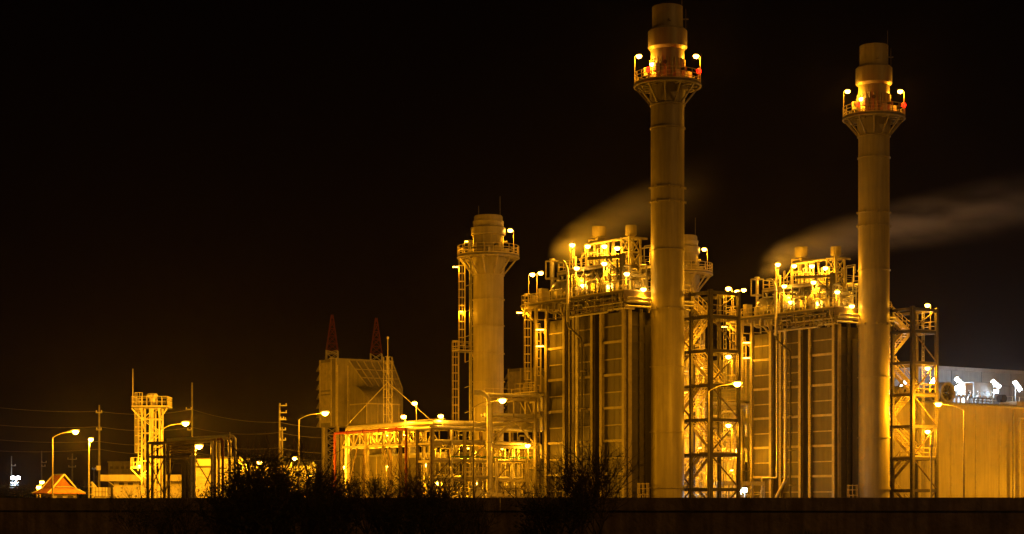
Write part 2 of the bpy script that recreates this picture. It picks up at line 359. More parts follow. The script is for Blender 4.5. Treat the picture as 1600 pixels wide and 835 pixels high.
def stack_main():
    t = thing('exhaust_stack', 'tall round exhaust stack with a narrower top and ring platform, {U}', 'chimney', U1, (0,0,0), 'tall exhaust stacks')
    r = 1.74; s_ = MB()
    zs = [0, 8, 15.8, 22.2, 28.2, 33.3, 34.6, 43.4, 46]
    s_.lathe((0,0,0), [(r+.25,0),(r+.25,.5),(r,.5),(r,49.4)], 48); s_.build('shaft', M['stack'], t, True)
    for z in (3.5, 9.3, 16.1, 22.1, 28.2, 33.2, 34.7, 40.9, 43.3):
        f_ = MB(); f_.lathe((0,0,0), [(r-.02,z-.06),(r+.13,z-.06),(r+.13,z+.06),(r-.02,z+.06)], 48, cap=False); f_.build('flange', M['stack'], t, True)
    lug = MB()
    for z in (33.2, 34.7, 22.1):
        for k in range(8):
            an = k*math.pi/4+.2; lug.box(*(lambda c, d: (c-.09, c+.09, d-.09, d+.09))((r+.12)*math.cos(an), (r+.12)*math.sin(an)), z-.12, z+.12)
    lug.build('lifting_lugs', M['stack'], t)
    q = MB(); q.lathe((0,0,0), [(r+.05,49.0),(r+.30,49.3),(r+.30,51.0),(r+.05,51.25),(r-.16,51.25)], 48, cap=False); q.build('silencer_collar', M['stack'], t, True)
    q = MB(); q.lathe((0,0,0), [(r-.14,49.4),(r-.14,53.55),(r-.22,53.6),(r-.26,53.55),(r-.26,50)], 48, cap=False)
    q.lathe((0,0,0), [(r-.3,50),(r-.3,50.02)], 32); q.build('stack_top', M['stack'], t, True)
    ld = MB(); ld.ladder(.95*r*.9, -(r*.66), 50.9, 53.3, .8, -.6, False, .4); ld.build('top_ladder', M['dark'], t)
    for dx, dy, z in ((-.5,-.83, 51.9),):
        g = MB(); g.lathe((1.6*dx,1.6*dy,z), [(.05,-.15),(.2,-.1),(.2,.1),(.05,.15)], 10); g.build('sampling_port', M['steel'], t, True)
    g = MB(); g.bar((1.2,-.9,52.3),(1.75,-1.3,52.3),.1); g.bar((-1.75,-.2,51.9),(-1.9,-.2,51.9),.1); g.build('conduit_bracket', M['steel'], t)
    g = MB(); g.tube([(.9,-1.25,53),(.9,-1.25,55.2)], .02, 5); g.build('lightning_rod', M['galv'], t)
    g = MB(); g.lathe((0,0,0), [(r+.01,43.45),(r+.06,43.5),(r+.14,45.3),(r+.14,45.34)], 40, cap=False); g.build('platform_skirt', M['stack'], t, True)
    ring_platform(t, 0, 0, 45.5, 3.5, r+.02, 12, 2.15)
    gadgets(t, 0, 0, 45.5, r, 17, 3)
    # vertical stiffener ribs behind the platform
    g = MB()
    for k in range(24):
        an = 2*math.pi*k/24; g.box(*(lambda c, d: (c-.06, c+.06, d-.06, d+.06))((r+.05)*math.cos(an), (r+.05)*math.sin(an)), 45.5, 48.0)
    g.build('stiffener_ribs', M['stack'], t)
    # base: conduit, railing and access door
    g = MB(); g.arc((0,0), r+.9, 1.1, -3.0, .4, .03, 20); g.arc((0,0), r+.9, .6, -3.0, .4, .03, 20)
    for k in range(9): an = -3.0+3.4*k/8; g.bar(((r+.9)*math.cos(an),(r+.9)*math.sin(an),.0),((r+.9)*math.cos(an),(r+.9)*math.sin(an),1.1),.06)
    g.build('base_railing', M['rail'], t)
    # lamps and warning lights (things of their own)
    for sx_, who in ((-1,'left'), (1,'right')):
        dx, dy = CT*sx_, -ST*sx_
        post_lamp(U1, (3.42*dx, 3.42*dy, 45.5), 48.5, 400, f'lamp on the {who} post of the stack platform, {{U}}', 'lamps on the stack platforms', -dx, -dy, .45)
    for k, (wx, wy, wz, who, en) in enumerate(((-2.2,-2.65,.75,'front left',11), (3.15,-1.1,.95,'right',9))):
        lx, ly = CT*wx+ST*wy, -ST*wx+CT*wy
        a_ = thing('warning_light', f'red aviation light at the {who} of the stack platform, {{U}}', 'warning light', U1, (lx,ly,45.5), 'red lights on the stack platforms')
        g = MB(); g.tube([(lx,ly,45.5),(lx,ly,45.5+wz)], .04, 6); g.build('pole', M['rail'], a_, True)
        g = MB(); g.lathe((lx,ly,45.5+wz), [(.08,0),(.22,.05),(.26,.25),(.18,.42),(.02,.48)], 12); g.build('lens', M['red_l'], a_, True)
        bulb(a_, (lx*(1.0+.0), ly, 45.5+wz+.62), en, REDC)
    lx, ly = CT*-1.9+ST*-1.6, -ST*-1.9+CT*-1.6
    post_lamp(U1, (lx,ly,45.5), 47.3, 110, 'small amber lamp inside the left of the stack platform, {U}', 'lamps on the stack platforms', CT, -ST, .2)
stack_main()

def stack_bypass():
    a0 = 33.5; r = 1.82
    t = thing('bypass_stack', 'shorter bypass stack with wide ring platform and caged side ladder, {U}', 'chimney', U1, (0,a0,0), 'bypass stacks')
    s_ = MB(); s_.lathe((0,a0,0), [(r,2),(r,29.2),(r-.02,35.0)], 48); s_.build('shaft', M['stack'], t, True)
    for z in (7.6,10.5,13.2,16.3,19.6,22.9,26.0,28.9):
        f_ = MB(); f_.lathe((0,a0,0), [(r-.02,z-.06),(r+.13,z-.06),(r+.13,z+.06),(r-.02,z+.06)], 48, cap=False); f_.build('flange', M['stack'], t, True)
    g = MB(); g.lathe((0,a0,0), [(r+.02,28.9),(r+.08,28.95),(r+.26,30.9),(r+.26,30.95)], 40, cap=False); g.build('platform_skirt', M['stack'], t, True)
    g = MB(); g.lathe((0,a0,0), [(r,33.6),(r+.22,33.7),(r+.22,34.5),(r+.0,34.6)], 48, cap=False); g.build('silencer_collar', M['stack'], t, True)
    g = MB(); g.lathe((0,a0,0), [(r+.0,35.0),(r+.02,35.1),(r+.02,35.3),(r-.12,35.35),(r-.12,35.8),(r-.2,35.95),(r-.3,35.8),(r-.3,35)], 48, cap=False); g.lathe((0,a0,0),[(r-.31,35.2),(r-.31,35.22)],30); g.build('stack_top', M['stack'], t, True)
    ring_platform(t, 0, a0, 31.2, 3.68, r+.02, 12, 2.3)
    gadgets(t, 0, a0, 31.2, r, 14, 9)
    g = MB()
    for dx, dy, zz in ((.8,-1.3,38.2), (-1.5,-.2,37.0)): g.tube([(dx,a0+dy,34.5),(dx,a0+dy,zz)], .02, 5)
    g.build('lightning_rod', M['galv'], t)
    # ladders on the camera-left side
    lx, ly = -CT*2.75, ST*2.75
    l1 = MB(); l1.ladder(lx, a0+ly, 18.6, 31.4, -CT, ST, True); l1.build('upper_ladder', M['rail'], t)
    l2 = MB(); l2.ladder(lx-CT*.75, a0+ly+ST*.75, 3, 21.2, -CT, ST, True); l2.build('lower_ladder', M['rail'], t)
    pl = MB(); c = (lx-CT*.1, a0+ly+ST*.1); pl.box(c[0]-1.2, c[0]+1.2, c[1]-.8, c[1]+.8, 19.8, 19.9); pl.build('landing', M['deck'], t)
    rl = MB(); rl.rail([(c[0]-1.2,c[1]-.8,19.9),(c[0]+1.2,c[1]-.8,19.9)], 1.1, .8); rl.rail([(c[0]-1.2,c[1]+.8,19.9),(c[0]-1.2,c[1]-.8,19.9)],1.1,.8); rl.rail([(c[0]-1.2,c[1]+.8,19.9),(c[0]+1.2,c[1]+.8,19.9)],1.1,.8)
    rl.bar((c[0]+.6,c[1]-.7,19.8),(c[0]+1.5,c[1]-.3,18.2),.12); rl.build('landing_railing', M['rail'], t)
    v = MB(); v.tube([(-CT*2.15,a0+ST*2.15,2),(-CT*2.15,a0+ST*2.15,31)], .14, 8)
    v.tube([(-CT*1.95-.25,a0+ST*1.95-.35,8),(-CT*1.95-.25,a0+ST*1.95-.35,31)], .05, 6)
    for z in range(4, 31, 3): v.bar((-CT*1.7,a0+ST*1.7,z),(-CT*2.8,a0+ST*2.8,z-.4),.08)
    v.build('drain_pipe', M['galv'], t, True)
    # diverter box and expansion joint at its foot
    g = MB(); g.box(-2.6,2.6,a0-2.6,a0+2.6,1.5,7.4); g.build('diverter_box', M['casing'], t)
    g = MB()
    for z in (2.5,4.0,5.5,7.0):
        g.box(-2.75,2.75,a0-2.75,a0-2.602,z,z+.2); g.box(-2.75,-2.602,a0-2.6,a0+2.75,z,z+.2)
    for a_ in (-2.6,-.9,.9,2.6): g.box(-2.85,-2.602,a0+a_-.1,a0+a_+.1,1.5,7.4); g.box(a_-.1,a_+.1,a0-2.85,a0-2.602,1.5,7.4)
    g.build('stiffeners', M['steel'], t)
    dx, dy = CT, -ST
    post_lamp(U1, (3.0*dx, a0+3.0*dy, 31.2), 34.3, 480, 'platform lamp beside the top of the bypass stack, {U}', 'lamps on the bypass stacks', -dx, -dy, .4, 'platform_lamp', True)
    tube_lamp(U1, (-CT*3.3-.2, a0+ST*3.3, 29.9), 200, 'lamp at the head of the bypass stack ladder, {U}', 'lamps at the ladder heads', (-CT, ST), .8)
    tube_lamp(U1, (-CT*3.0, a0+ST*3.0-.1, 24.6), 260, 'small lamp halfway up the bypass stack ladder, {U}', 'lamps at the ladder heads', (-CT, ST), .5)
    # warm tube on the platform
    tube_lamp(U1, (-CT*3.0, a0+ST*3.0-.3, 32.9), 330, 'tube lamp on the left of the bypass stack platform, {U}', 'lamps on the bypass stacks', (CT, -ST), .6)
stack_bypass()

# ================================================================ BOILERS
BAY = ((2.3,6.4),(7.8,11.35),(12.8,16.4)); HB = 3.5; HT = 21.9
def boiler():
    t = thing('heat_recovery_boiler', 'tall box-shaped boiler with stiffened casing panels and columns, {U}', 'boiler', U1, (0,9.3,0), 'heat recovery boilers')
    for a0, a1 in BAY:
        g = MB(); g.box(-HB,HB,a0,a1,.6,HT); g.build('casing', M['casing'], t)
        k = 0; z = 1.4
        while z < HT-.4:
            th = .26 if k % 2 == 0 else .12; dp = .30 if k % 2 == 0 else .12; m_ = None
            for s_ in (-1, 1):
                m_ = MB()
                if s_ < 0: m_.box(-HB-dp,-HB-.003,a0+.25,a1-.25,z,z+th)
                else: m_.box(HB+.003,HB+dp,a0+.25,a1-.25,z,z+th)
                m_.build('buckstay' if k % 2 == 0 else 'stiffener', M['steel'], t)
            k += 1; z += 1.73
        g = MB(); g.box(-HB-.02,-HB-.002,(a0+a1)/2+.2,(a0+a1)/2+.3,.8,HT-.3); g.box(-HB-.02,-HB-.002,(a0+a1)/2-.7,(a0+a1)/2-.64,.8,HT-.3); g.build('panel_seams', M['casing'], t)
    for a0, a1 in ((6.4,7.8),(11.35,12.8)):
        g = MB(); g.box(-HB+.7,HB-.7,a0,a1,.6,HT-.2); g.build('expansion_joint', M['dark'], t)
    for a_ in (2.42,6.28,7.92,11.23,12.92,16.28):
        for s_ in (-1,1):
            g = MB(); x0, x1 = (-HB-.5,-HB-.003) if s_ < 0 else (HB+.003,HB+.5)
            xm = x0+.05 if s_ < 0 else x1-.05
            if s_ < 0: g.box(x0,x0+.06,a_-.2,a_+.2,0,HT+.3); g.box(x0+.06,x1,a_-.04,a_+.04,0,HT+.3)
            else: g.box(x1-.06,x1,a_-.2,a_+.2,0,HT+.3); g.box(x0,x1-.06,a_-.04,a_+.04,0,HT+.3)
            g.build('column', M['steel'], t)
    # stack-end face: panels, stiffeners, corner column
    g = MB(); z = 1.4
    while z < HT: g.box(-HB+.35,HB-.35,2.14,2.297,z,z+.11); z += 1.73
    g.build('end_stiffeners', M['dark'], t)
    for b in (-HB+.12, HB-.12, -1.9, 1.9):
        g = MB(); g.box(b-.22,b+.22,1.98,2.13,0,HT+.3); g.box(b-.05,b+.05,2.13,2.297,0,HT+.3); g.build('end_column', M['steel'] if abs(b) > 2 else M['dark'], t)
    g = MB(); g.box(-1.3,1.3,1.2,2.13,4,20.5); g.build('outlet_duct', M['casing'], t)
    # inlet duct: low stiffened box running to the bypass stack
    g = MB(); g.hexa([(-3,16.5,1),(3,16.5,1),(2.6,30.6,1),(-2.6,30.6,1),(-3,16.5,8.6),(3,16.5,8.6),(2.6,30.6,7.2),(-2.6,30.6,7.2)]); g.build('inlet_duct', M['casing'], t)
    g = MB()
    for a_ in (17.6,19.8,22,24.2,26.4,28.6):
        w_ = 3-.4*(a_-16.5)/14.1; h = 8.6-1.4*(a_-16.5)/14.1
        g.box(-w_-.25,-w_+.03,a_-.12,a_+.12,.0,h+.2); g.box(w_-.03,w_+.25,a_-.12,a_+.12,.0,h+.2); g.box(-w_-.25,w_+.25,a_-.1,a_+.1,h+.01,h+.22)
    for z in (2.2,3.9,5.6,7.2):
        for p, q in ((17.8,19.6),(20,21.8),(22.2,24),(24.4,26.2)):
            w_ = 3-.4*((p+q)/2-16.5)/14.1; g.box(-w_-.12,-w_+.05,p,q,z,z+.14)
    g.build('duct_stiffeners', M['steel'], t)
    # vertical blank panel above the duct
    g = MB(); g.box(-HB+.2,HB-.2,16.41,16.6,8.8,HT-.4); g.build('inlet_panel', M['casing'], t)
boiler()

def deck_and_rails():
    t = thing('boiler_roof_platform', 'steel roof platform with railings and support beams on top of the boiler, {U}', 'platform', U1, (0,9.3,HT), 'boiler roof platforms')
    g = MB(); g.box(-4.6,4.5,1.5,16.9,23.86,23.95); g.box(-4.6,1.5,16.903,20.2,23.86,23.95); g.build('deck', M['deck'], t)
    for a_ in (2.42,6.28,7.92,11.23,12.92,16.28):
        g = MB(); g.bar((-4.5,a_,23.55),(4.4,a_,23.55),.22,.6); g.build('cross_beam', M['steel'], t)
        g = MB(); g.bar((-HB-.3,a_,HT+.3),(-HB-.3,a_,23.2),.25,.25); g.bar((HB+.3,a_,HT+.3),(HB+.3,a_,23.2),.25,.25); g.build('stub_column', M['steel'], t)
    for b in (-4.55, 4.45):
        g = MB(); g.bar((b,1.5,23.78),(b,20.2 if b < 0 else 16.9,23.78),.12,.16); g.build('edge_beam', M['dark'] , t)
    g = MB(); g.bar((-4.6,1.55,23.5),(4.5,1.55,23.5),.12,.95); g.build('edge_beam', M['rust'], t)
    g = MB(); g.rail([(-4.5,20.1,23.95),(-4.5,1.6,23.95),(4.4,1.6,23.95),(4.4,16.8,23.95)], 1.1, 1.3); g.build('railing', M['rail'], t)
    g = MB(); g.rail([(-4.5,20.1,23.95),(1.4,20.1,23.95),(1.4,17,23.95)], 1.1, 1.2); g.build('railing', M['rail'], t)
    # cantilevered end platform: knee braces
    g = MB(); g.bar((-4.4,20,23.6),(-3.6,16.6,20.4),.22); g.bar((1.3,20,23.6),(1.3,16.6,20.4),.22)
    for a_ in (18, 19.9): g.bar((-4.5,a_,23.6),(1.4,a_,23.6),.16,.4)
    for b in (-4.5,-2.5,-.5,1.4): g.bar((b,16.9,23.6),(b,20.1,23.6),.14,.3)
    g.build('knee_brace', M['steel'], t)
    # outriggers on the long side
    g = MB()
    for a_ in (2.42,7.92,12.92): g.bar((-4.5,a_,23.4),(-3.7,a_,21.6),.16)
    g.build('outrigger', M['steel'], t)
deck_and_rails()

def roof_pipes():
    t = thing('roof_pipework', 'tangle of silver pipes and valves on the roof of the boiler, {U}', 'pipework', U1, (0,9.3,22.5), 'pipework on the boiler roofs')
    rd = random.Random(21)
    # headers between casing and deck, running along the boiler
    for k in range(15):
        b = -3.3-rd.uniform(0,1.5); z = 22.1+rd.uniform(0,1.35); r = rd.choice((.035,.05,.07,.1)); a0 = rd.uniform(1.2,6); a1 = a0+rd.uniform(4,11); am = rd.uniform(a0+1,a1-1); dz = rd.choice((-.35,-.2,.2,.35))
        g = MB(); g.tube([(b,a0,z),(b,am,z),(b,am+.12,z+dz),(b,min(19,a1),z+dz)] + ([(b-.3,min(19,a1),z+dz),(b-.3,min(19,a1),z-.6)] if k % 3 == 0 else []), r, 7); g.build('header_pipe', M[rd.choice(('lag','rust','galv','dark'))], t, True)
    for k in range(12):
        a_ = 1.8+k*1.5; g = MB(); g.bar((-3.5,a_,22.1),(-4.75,a_,22.1),.08,.1); g.bar((-4.7,a_,22.1),(-4.7,a_,23.7),.07); g.build('pipe_support', M['steel'], t)
    for k, z in enumerate((22.3,22.75,23.1)):
        g = MB(); g.tube([(-4.6,1.15-.2*k,z),(-1.4,1.15-.2*k,z),(-1.0,1.15-.2*k,z+.28),(1.2,1.15-.2*k,z+.28),(1.6,1.15-.2*k,z),(4.2,1.15-.2*k,z)], .1+.02*k, 8); g.build('header_pipe', M['lag'], t, True)
    for k in range(15):
        a_ = 2.4+k*.92+rd.uniform(-.2,.2); z0 = 22+rd.uniform(0,.2); b = -HB+.3
        g = MB(); g.tube([(b,a_,z0),(b,a_,22.5+rd.uniform(0,.4)),(b-.6,a_,22.75),(b-1.0,a_,22.9),(b-1.0,a_,23.5)], rd.choice((.05,.07,.1)), 7); g.build('riser_pipe', M['lag'], t, True)
    # above the deck
    for k in range(84):
        a_ = rd.uniform(2.4,15.6); b = rd.uniform(-4.1,1.0); r = rd.choice((.05,.07,.09,.12,.17)); z1 = 24.4+rd.uniform(.3,2.6)
        L1 = rd.uniform(.5,2.6)*rd.choice((-1,1)); L2 = rd.uniform(.3,2.2)*rd.choice((-1,1)); a2 = min(15.8,max(2.2,a_+L1)); b2 = min(3.4,max(-4.2,b+L2))
        g = MB(); pts = [(b,a_,23.95),(b,a_,z1-.12),(b,a_+(a2-a_)*.06,z1),(b,a2,z1)]
        if rd.random() < .6: pts += [(b+(b2-b)*.08,a2,z1),(b2,a2,z1)]
        if rd.random() < .6: pts += [(pts[-1][0],pts[-1][1]+.01,z1-.1),(pts[-1][0],pts[-1][1]+.01,24)]
        g.tube(pts, r, 8)
        if rd.random() < .5:
            zc = 24.2+rd.uniform(.2,.8); g.lathe((b,a_,zc), [(r,-.2),(r*2.2,-.18),(r*2.2,-.1),(r*1.4,-.08),(r*1.4,.08),(r*2.2,.1),(r*2.2,.18),(r,.2)], 10); g.tube([(b,a_,zc),(b-.5,a_-.1,zc+.05)], .03, 6); g.lathe((b-.5,a_-.1,zc+.05),[(.16,-.02),(.16,.02)],10,'x')
        g.build('pipe', M['lag'] if rd.random() < .7 else M['galv'], t, True)
    for k in range(14):
        a_ = rd.uniform(4,15.5); b = rd.uniform(-3.2,2.5); z1 = rd.uniform(28.2,29.8); g = MB(); r = rd.choice((.06,.09,.13)); a2 = a_+rd.uniform(-2,2)
        g.tube([(b,a_,24.5),(b,a_,z1-.1),(b,a_+(.1 if a2 > a_ else -.1),z1),(b,a2,z1),(b,a2,z1-rd.uniform(.5,2.2))], r, 8); g.build('vent_line', M['lag'], t, True)
    for k in range(18):                      # safety valves, transmitters, junction boxes
        a_ = rd.uniform(2.6,15.8); b = rd.uniform(-4.2,-1.2); z = 23.95; g = MB(); s_ = rd.uniform(.12,.28)
        if k % 2: g.box(b-s_,b+s_,a_-s_,a_+s_,z+.5,z+.5+s_*3); g.bar((b,a_,z),(b,a_,z+.5),.06); g.build('junction_box', M['white'], t)
        else: g.lathe((b,a_,z), [(.1,0),(.1,.5),(.24,.55),(.24,.65),(.16,.7),(.2,1.1),(.2,1.3),(.08,1.5),(.04,1.7)], 10); g.build('safety_valve', M['galv'], t, True)
    # pipe running from the roof to the stack end
    g = MB(); g.tube([(1.0,8,26.9),(1.0,3.3,26.9),(1.05,2.7,26.85),(1.1,2.5,26.4),(1.1,2.5,24)], .3, 12); g.build('large_pipe', M['lag'], t, True)
    g = MB(); g.tube([(1.6,7,26.4),(1.6,4.0,26.4),(1.6,3.7,26.1),(1.6,3.6,24)], .17, 10); g.build('large_pipe', M['lag'], t, True)
roof_pipes()

def drums():
    for i, (a_, r, L, who) in enumerate(((15.0,1.0,5.6,'far left end'),(10.6,.95,5.4,'middle'),(6.4,.8,5.0,'stack end'))):
        t = thing('steam_drum', f'silver insulated steam drum at the {who} of the roof, {{U}}', 'steam drum', U1, (0,a_,24), 'steam drums on the boiler roofs')
        g = MB(); z = 25.25; b0 = -3.3
        g.lathe((b0,a_,z), [(.02,-.55*r),(r*.35,-.5*r),(r*.65,-.38*r),(r*.87,-.2*r),(r*.97,-.05*r),(r,.1),(r,L),(r*.9,L+.25*r),(r*.6,L+.45*r),(.02,L+.55*r)], 24, 'x'); g.build('shell', M['lag'], t, True)
        g = MB()
        for k in range(1, 6): g.lathe((b0+L*k/6,a_,z), [(r-.01,-.05),(r+.03,-.05),(r+.03,.05),(r-.01,.05)], 24, 'x', False)
        g.build('bands', M['galv'], t, True)
        for k in (.22,.78):
            g = MB(); g.box(b0+L*k-.15,b0+L*k+.15,a_-.8,a_+.8,23.96,24.7); g.build('saddle', M['steel'], t)
        for k in range(4):
            g = MB(); g.tube([(b0+.7+k*1.2,a_,z+r*.9),(b0+.7+k*1.2,a_,z+r+.55)], .11, 8); g.lathe((b0+.7+k*1.2,a_,z+r+.5),[(.2,0),(.2,.1)],10); g.build('nozzle', M['lag'], t, True)
        g = MB(); g.lathe((b0-.5*r-.08,a_,z), [(.28,0),(.3,.06),(.24,.1)], 14, 'x'); g.build('manway', M['galv'], t, True)
drums()

UZ = 27.2
def upper_deck():
    t = thing('upper_platform', 'raised railed platform above the steam drums, {U}', 'platform', U1, (0,10,24), 'upper roof platforms')
    g = MB(); g.box(-3.4,3.2,5.4,15.0,UZ-.08,UZ); g.build('deck', M['deck'], t)
    for b in (-3.3,3.1):
        for a_ in (5.5,8.6,11.8,14.9):
            g = MB(); g.bar((b,a_,23.95),(b,a_,UZ-.1),.16); g.build('column', M['steel'], t)
    g = MB()
    for b in (-3.3,3.1): g.bar((b,5.4,UZ-.2),(b,15,UZ-.2),.14,.24)
    for a_ in (5.5,8.6,11.8,14.9): g.bar((-3.3,a_,UZ-.2),(3.1,a_,UZ-.2),.14,.24)
    g.build('beams', M['steel'], t)
    g = MB(); g.rail([(-3.3,5.5,UZ),(-3.3,14.9,UZ),(3.1,14.9,UZ),(3.1,5.5,UZ),(-3.3,5.5,UZ)], 1.1, 1.1); g.build('railing', M['rail'], t)
    g = MB(); g.bar((-3.3,5.5,24),(-3.3,8.6,27),.09); g.bar((-3.3,11.8,27),(-3.3,14.9,24),.09); g.build('brace', M['steel'], t)
    # left frame with louvre-like bars
    t = thing('vent_pipe_rack', 'small cantilevered steel frame at the left end of the boiler roof, {U}', 'steel frame', U1, (-3.2,16.2,24), 'vent frames')
    g = MB(); zb, zt = 26.6, 28.5
    for b, a_ in ((-4.0,16.2),(-4.0,15.3),(-2.9,16.2),(-2.9,15.3)): g.bar((b,a_,23.95 if b > -3 else zb),(b,a_,zt),.12)
    for z in (zb, zt): g.bar((-4.0,16.2,z),(-2.9,16.2,z),.12); g.bar((-4.0,15.3,z),(-2.9,15.3,z),.12); g.bar((-4.0,16.2,z),(-4.0,15.3,z),.12); g.bar((-2.9,16.2,z),(-2.9,15.3,z),.12)
    g.box(-4.05,-2.85,15.25,16.25,zb-.1,zb-.05); g.build('frame', M['steel'], t)
    g = MB(); g.tube([(-3.45,15.75,24),(-3.45,15.75,28.4)], .18, 10); g.lathe((-3.45,15.75,28.4),[(.18,0),(.32,.1),(.32,.35),(.18,.4)],12); g.build('vent_pipe', M['lag'], t, True)
upper_deck()

def silencers():
    # big one near the middle, on four posts; small one on a braced frame at the stack end
    a1 = A(936, 0.2); a2 = A(986, -.2)
    for (b, a_, r, z0, z1, hw, hd, lab, nm) in ((.2,a1,.80,31.05,32.15,.75,.75,'larger vent silencer drum standing high above the middle of the roof, {U}','a'),
                                           (-.2,a2,.60,30.5,31.5,.75,.65,'smaller vent silencer on the braced frame nearest the exhaust stack, {U}','b')):
        t = thing('vent_silencer', lab, 'silencer', U1, (b,a_,24), 'vent silencers')
        g = MB(); g.lathe((b,a_,0), [(.2,z0-.25),(r,z0),(r,z1),(r-.06,z1+.04),(r-.1,z1-.05),(.05,z1-.06)], 28); g.build('drum', M['stack'], t, True)
        g = MB()
        for sx_ in (-1,1):
            for sy_ in (-1,1): g.bar((b+sx_*hw,a_+sy_*hd,23.95),(b+sx_*hw,a_+sy_*hd,z0-.35),.2 if nm == 'b' else .16)
        g.build('posts', M['steel'], t)
        g = MB(); zs = [24.2,26.9,28.6,z0-.4] if nm == 'b' else [27.3,29.3,z0-.4]
        for z in zs:
            for s_ in (-1,1): g.bar((b-hw,a_+s_*hd,z),(b+hw,a_+s_*hd,z),.14); g.bar((b+s_*hw,a_-hd,z),(b+s_*hw,a_+hd,z),.14)
        for z, zz in zip(zs, zs[1:]):
            for s_ in (-1,1):
                g.bar((b-hw,a_+s_*hd,z),(b+hw,a_+s_*hd,zz),.09); g.bar((b+hw,a_+s_*hd,z),(b-hw,a_+s_*hd,zz),.09)
                if nm == 'b': g.bar((b+s_*hw,a_-hd,z),(b+s_*hw,a_+hd,zz),.09); g.bar((b+s_*hw,a_+hd,z),(b+s_*hw,a_-hd,zz),.09)
        g.bar((b-hw-.1,a_-hd,z0-.35),(b+hw+.9,a_-hd,z0-.35),.2); g.bar((b-hw-.1,a_+hd,z0-.35),(b+hw+.9,a_+hd,z0-.35),.2)
        g.build('bracing', M['steel'], t)
        g = MB(); g.tube([(b,a_,z0-.2),(b,a_,25.6)], .2, 10); g.build('inlet_pipe', M['lag'], t, True)
    # header along the top of the upper deck with vertical legs
    t = thing('vent_header', 'high horizontal vent pipe on upright legs between the silencers, {U}', 'pipe', U1, (-1,9,UZ), 'high vent pipes')
    g = MB(); g.tube([(-1.2,12.2,UZ),(-1.2,12.2,29.8),(-1.2,12.0,30.05),(-1.2,6.9,30.05),(-.6,6.6,30.05),(-.3,6.3,30.0)], .15, 10); g.build('pipe', M['lag'], t, True)
    for a_ in (11.0,9.7,9.1,8.5,7.6):
        g = MB(); g.tube([(-1.2,a_,UZ),(-1.2,a_,29.95)], .12 if a_ != 9.7 else .17, 8); g.build('riser_pipe', M['lag'], t, True)
    g = MB(); g.bar((-2.2,12.4,28.3),(-1.6,11.6,29.7),.14); g.bar((-2.2,6.6,28.2),(-1.4,7.6,29.9),.14); g.build('strut', M['steel'], t)
    # hoist frame: dark column and beam at the stack-side corner
    t = thing('hoist_frame', 'dark steel hoist frame with diagonal strut at the stack-side roof corner, {U}', 'hoist frame', U1, (-4,2.4,24), 'hoist frames')
    g = MB(); g.bar((-3.9,2.6,22.2),(-3.9,2.6,27.9),.42,.42); g.build('column', M['dark'], t)
    g = MB(); g.bar((-3.9,2.6,27.6),(-3.9,8.6,28.0),.18,.3); g.build('beam', M['dark'], t)
    g = MB(); g.bar((-3.9,2.8,25.9),(-3.9,5.4,27.6),.16,.16); g.bar((-3.9,3.5,22.3),(-3.9,3.5,27.4),.16,.16); g.build('strut', M['dark'], t)
    # vent pipe with swan neck hugging the roof edge, then down the casing
    a_ = A(887,-4.9)
    t = thing('swan_neck_vent', 'bright upright vent pipe with swan neck at the roof edge, {U}', 'pipe', U1, (-4.9,a_,22), 'swan neck vents')
    g = MB(); g.tube([(-4.9,a_+1.5,28.0),(-4.9,a_+.9,28.0),(-4.9,a_+.45,27.7),(-4.9,a_+.1,27.1),(-4.9,a_,26.6),(-4.9,a_,22.3),(-4.9,a_,21.4)], .16, 12); g.build('pipe', M['lag'], t, True)
    g = MB(); g.tube([(-4.9,a_,21.3),(-4.9,a_-.1,20.9),(-4.35,a_-1.65,19.5),(-4.3,a_-1.75,19.1),(-4.3,a_-1.75,.2)], .11, 12); g.build('lower_pipe', M['casing'], t, True)  # dimness of the lower run put into its darker colour
    g = MB()
    for z in (4,8,12,16): g.bar((-3.6,a_-1.75,z),(-4.5,a_-1.75,z),.1); g.lathe((-4.3,a_-1.75,z),[(.11,-.06),(.16,-.06),(.16,.06),(.11,.06)],12,cap=False)
    g.build('clamps', M['steel'], t)
silencers()

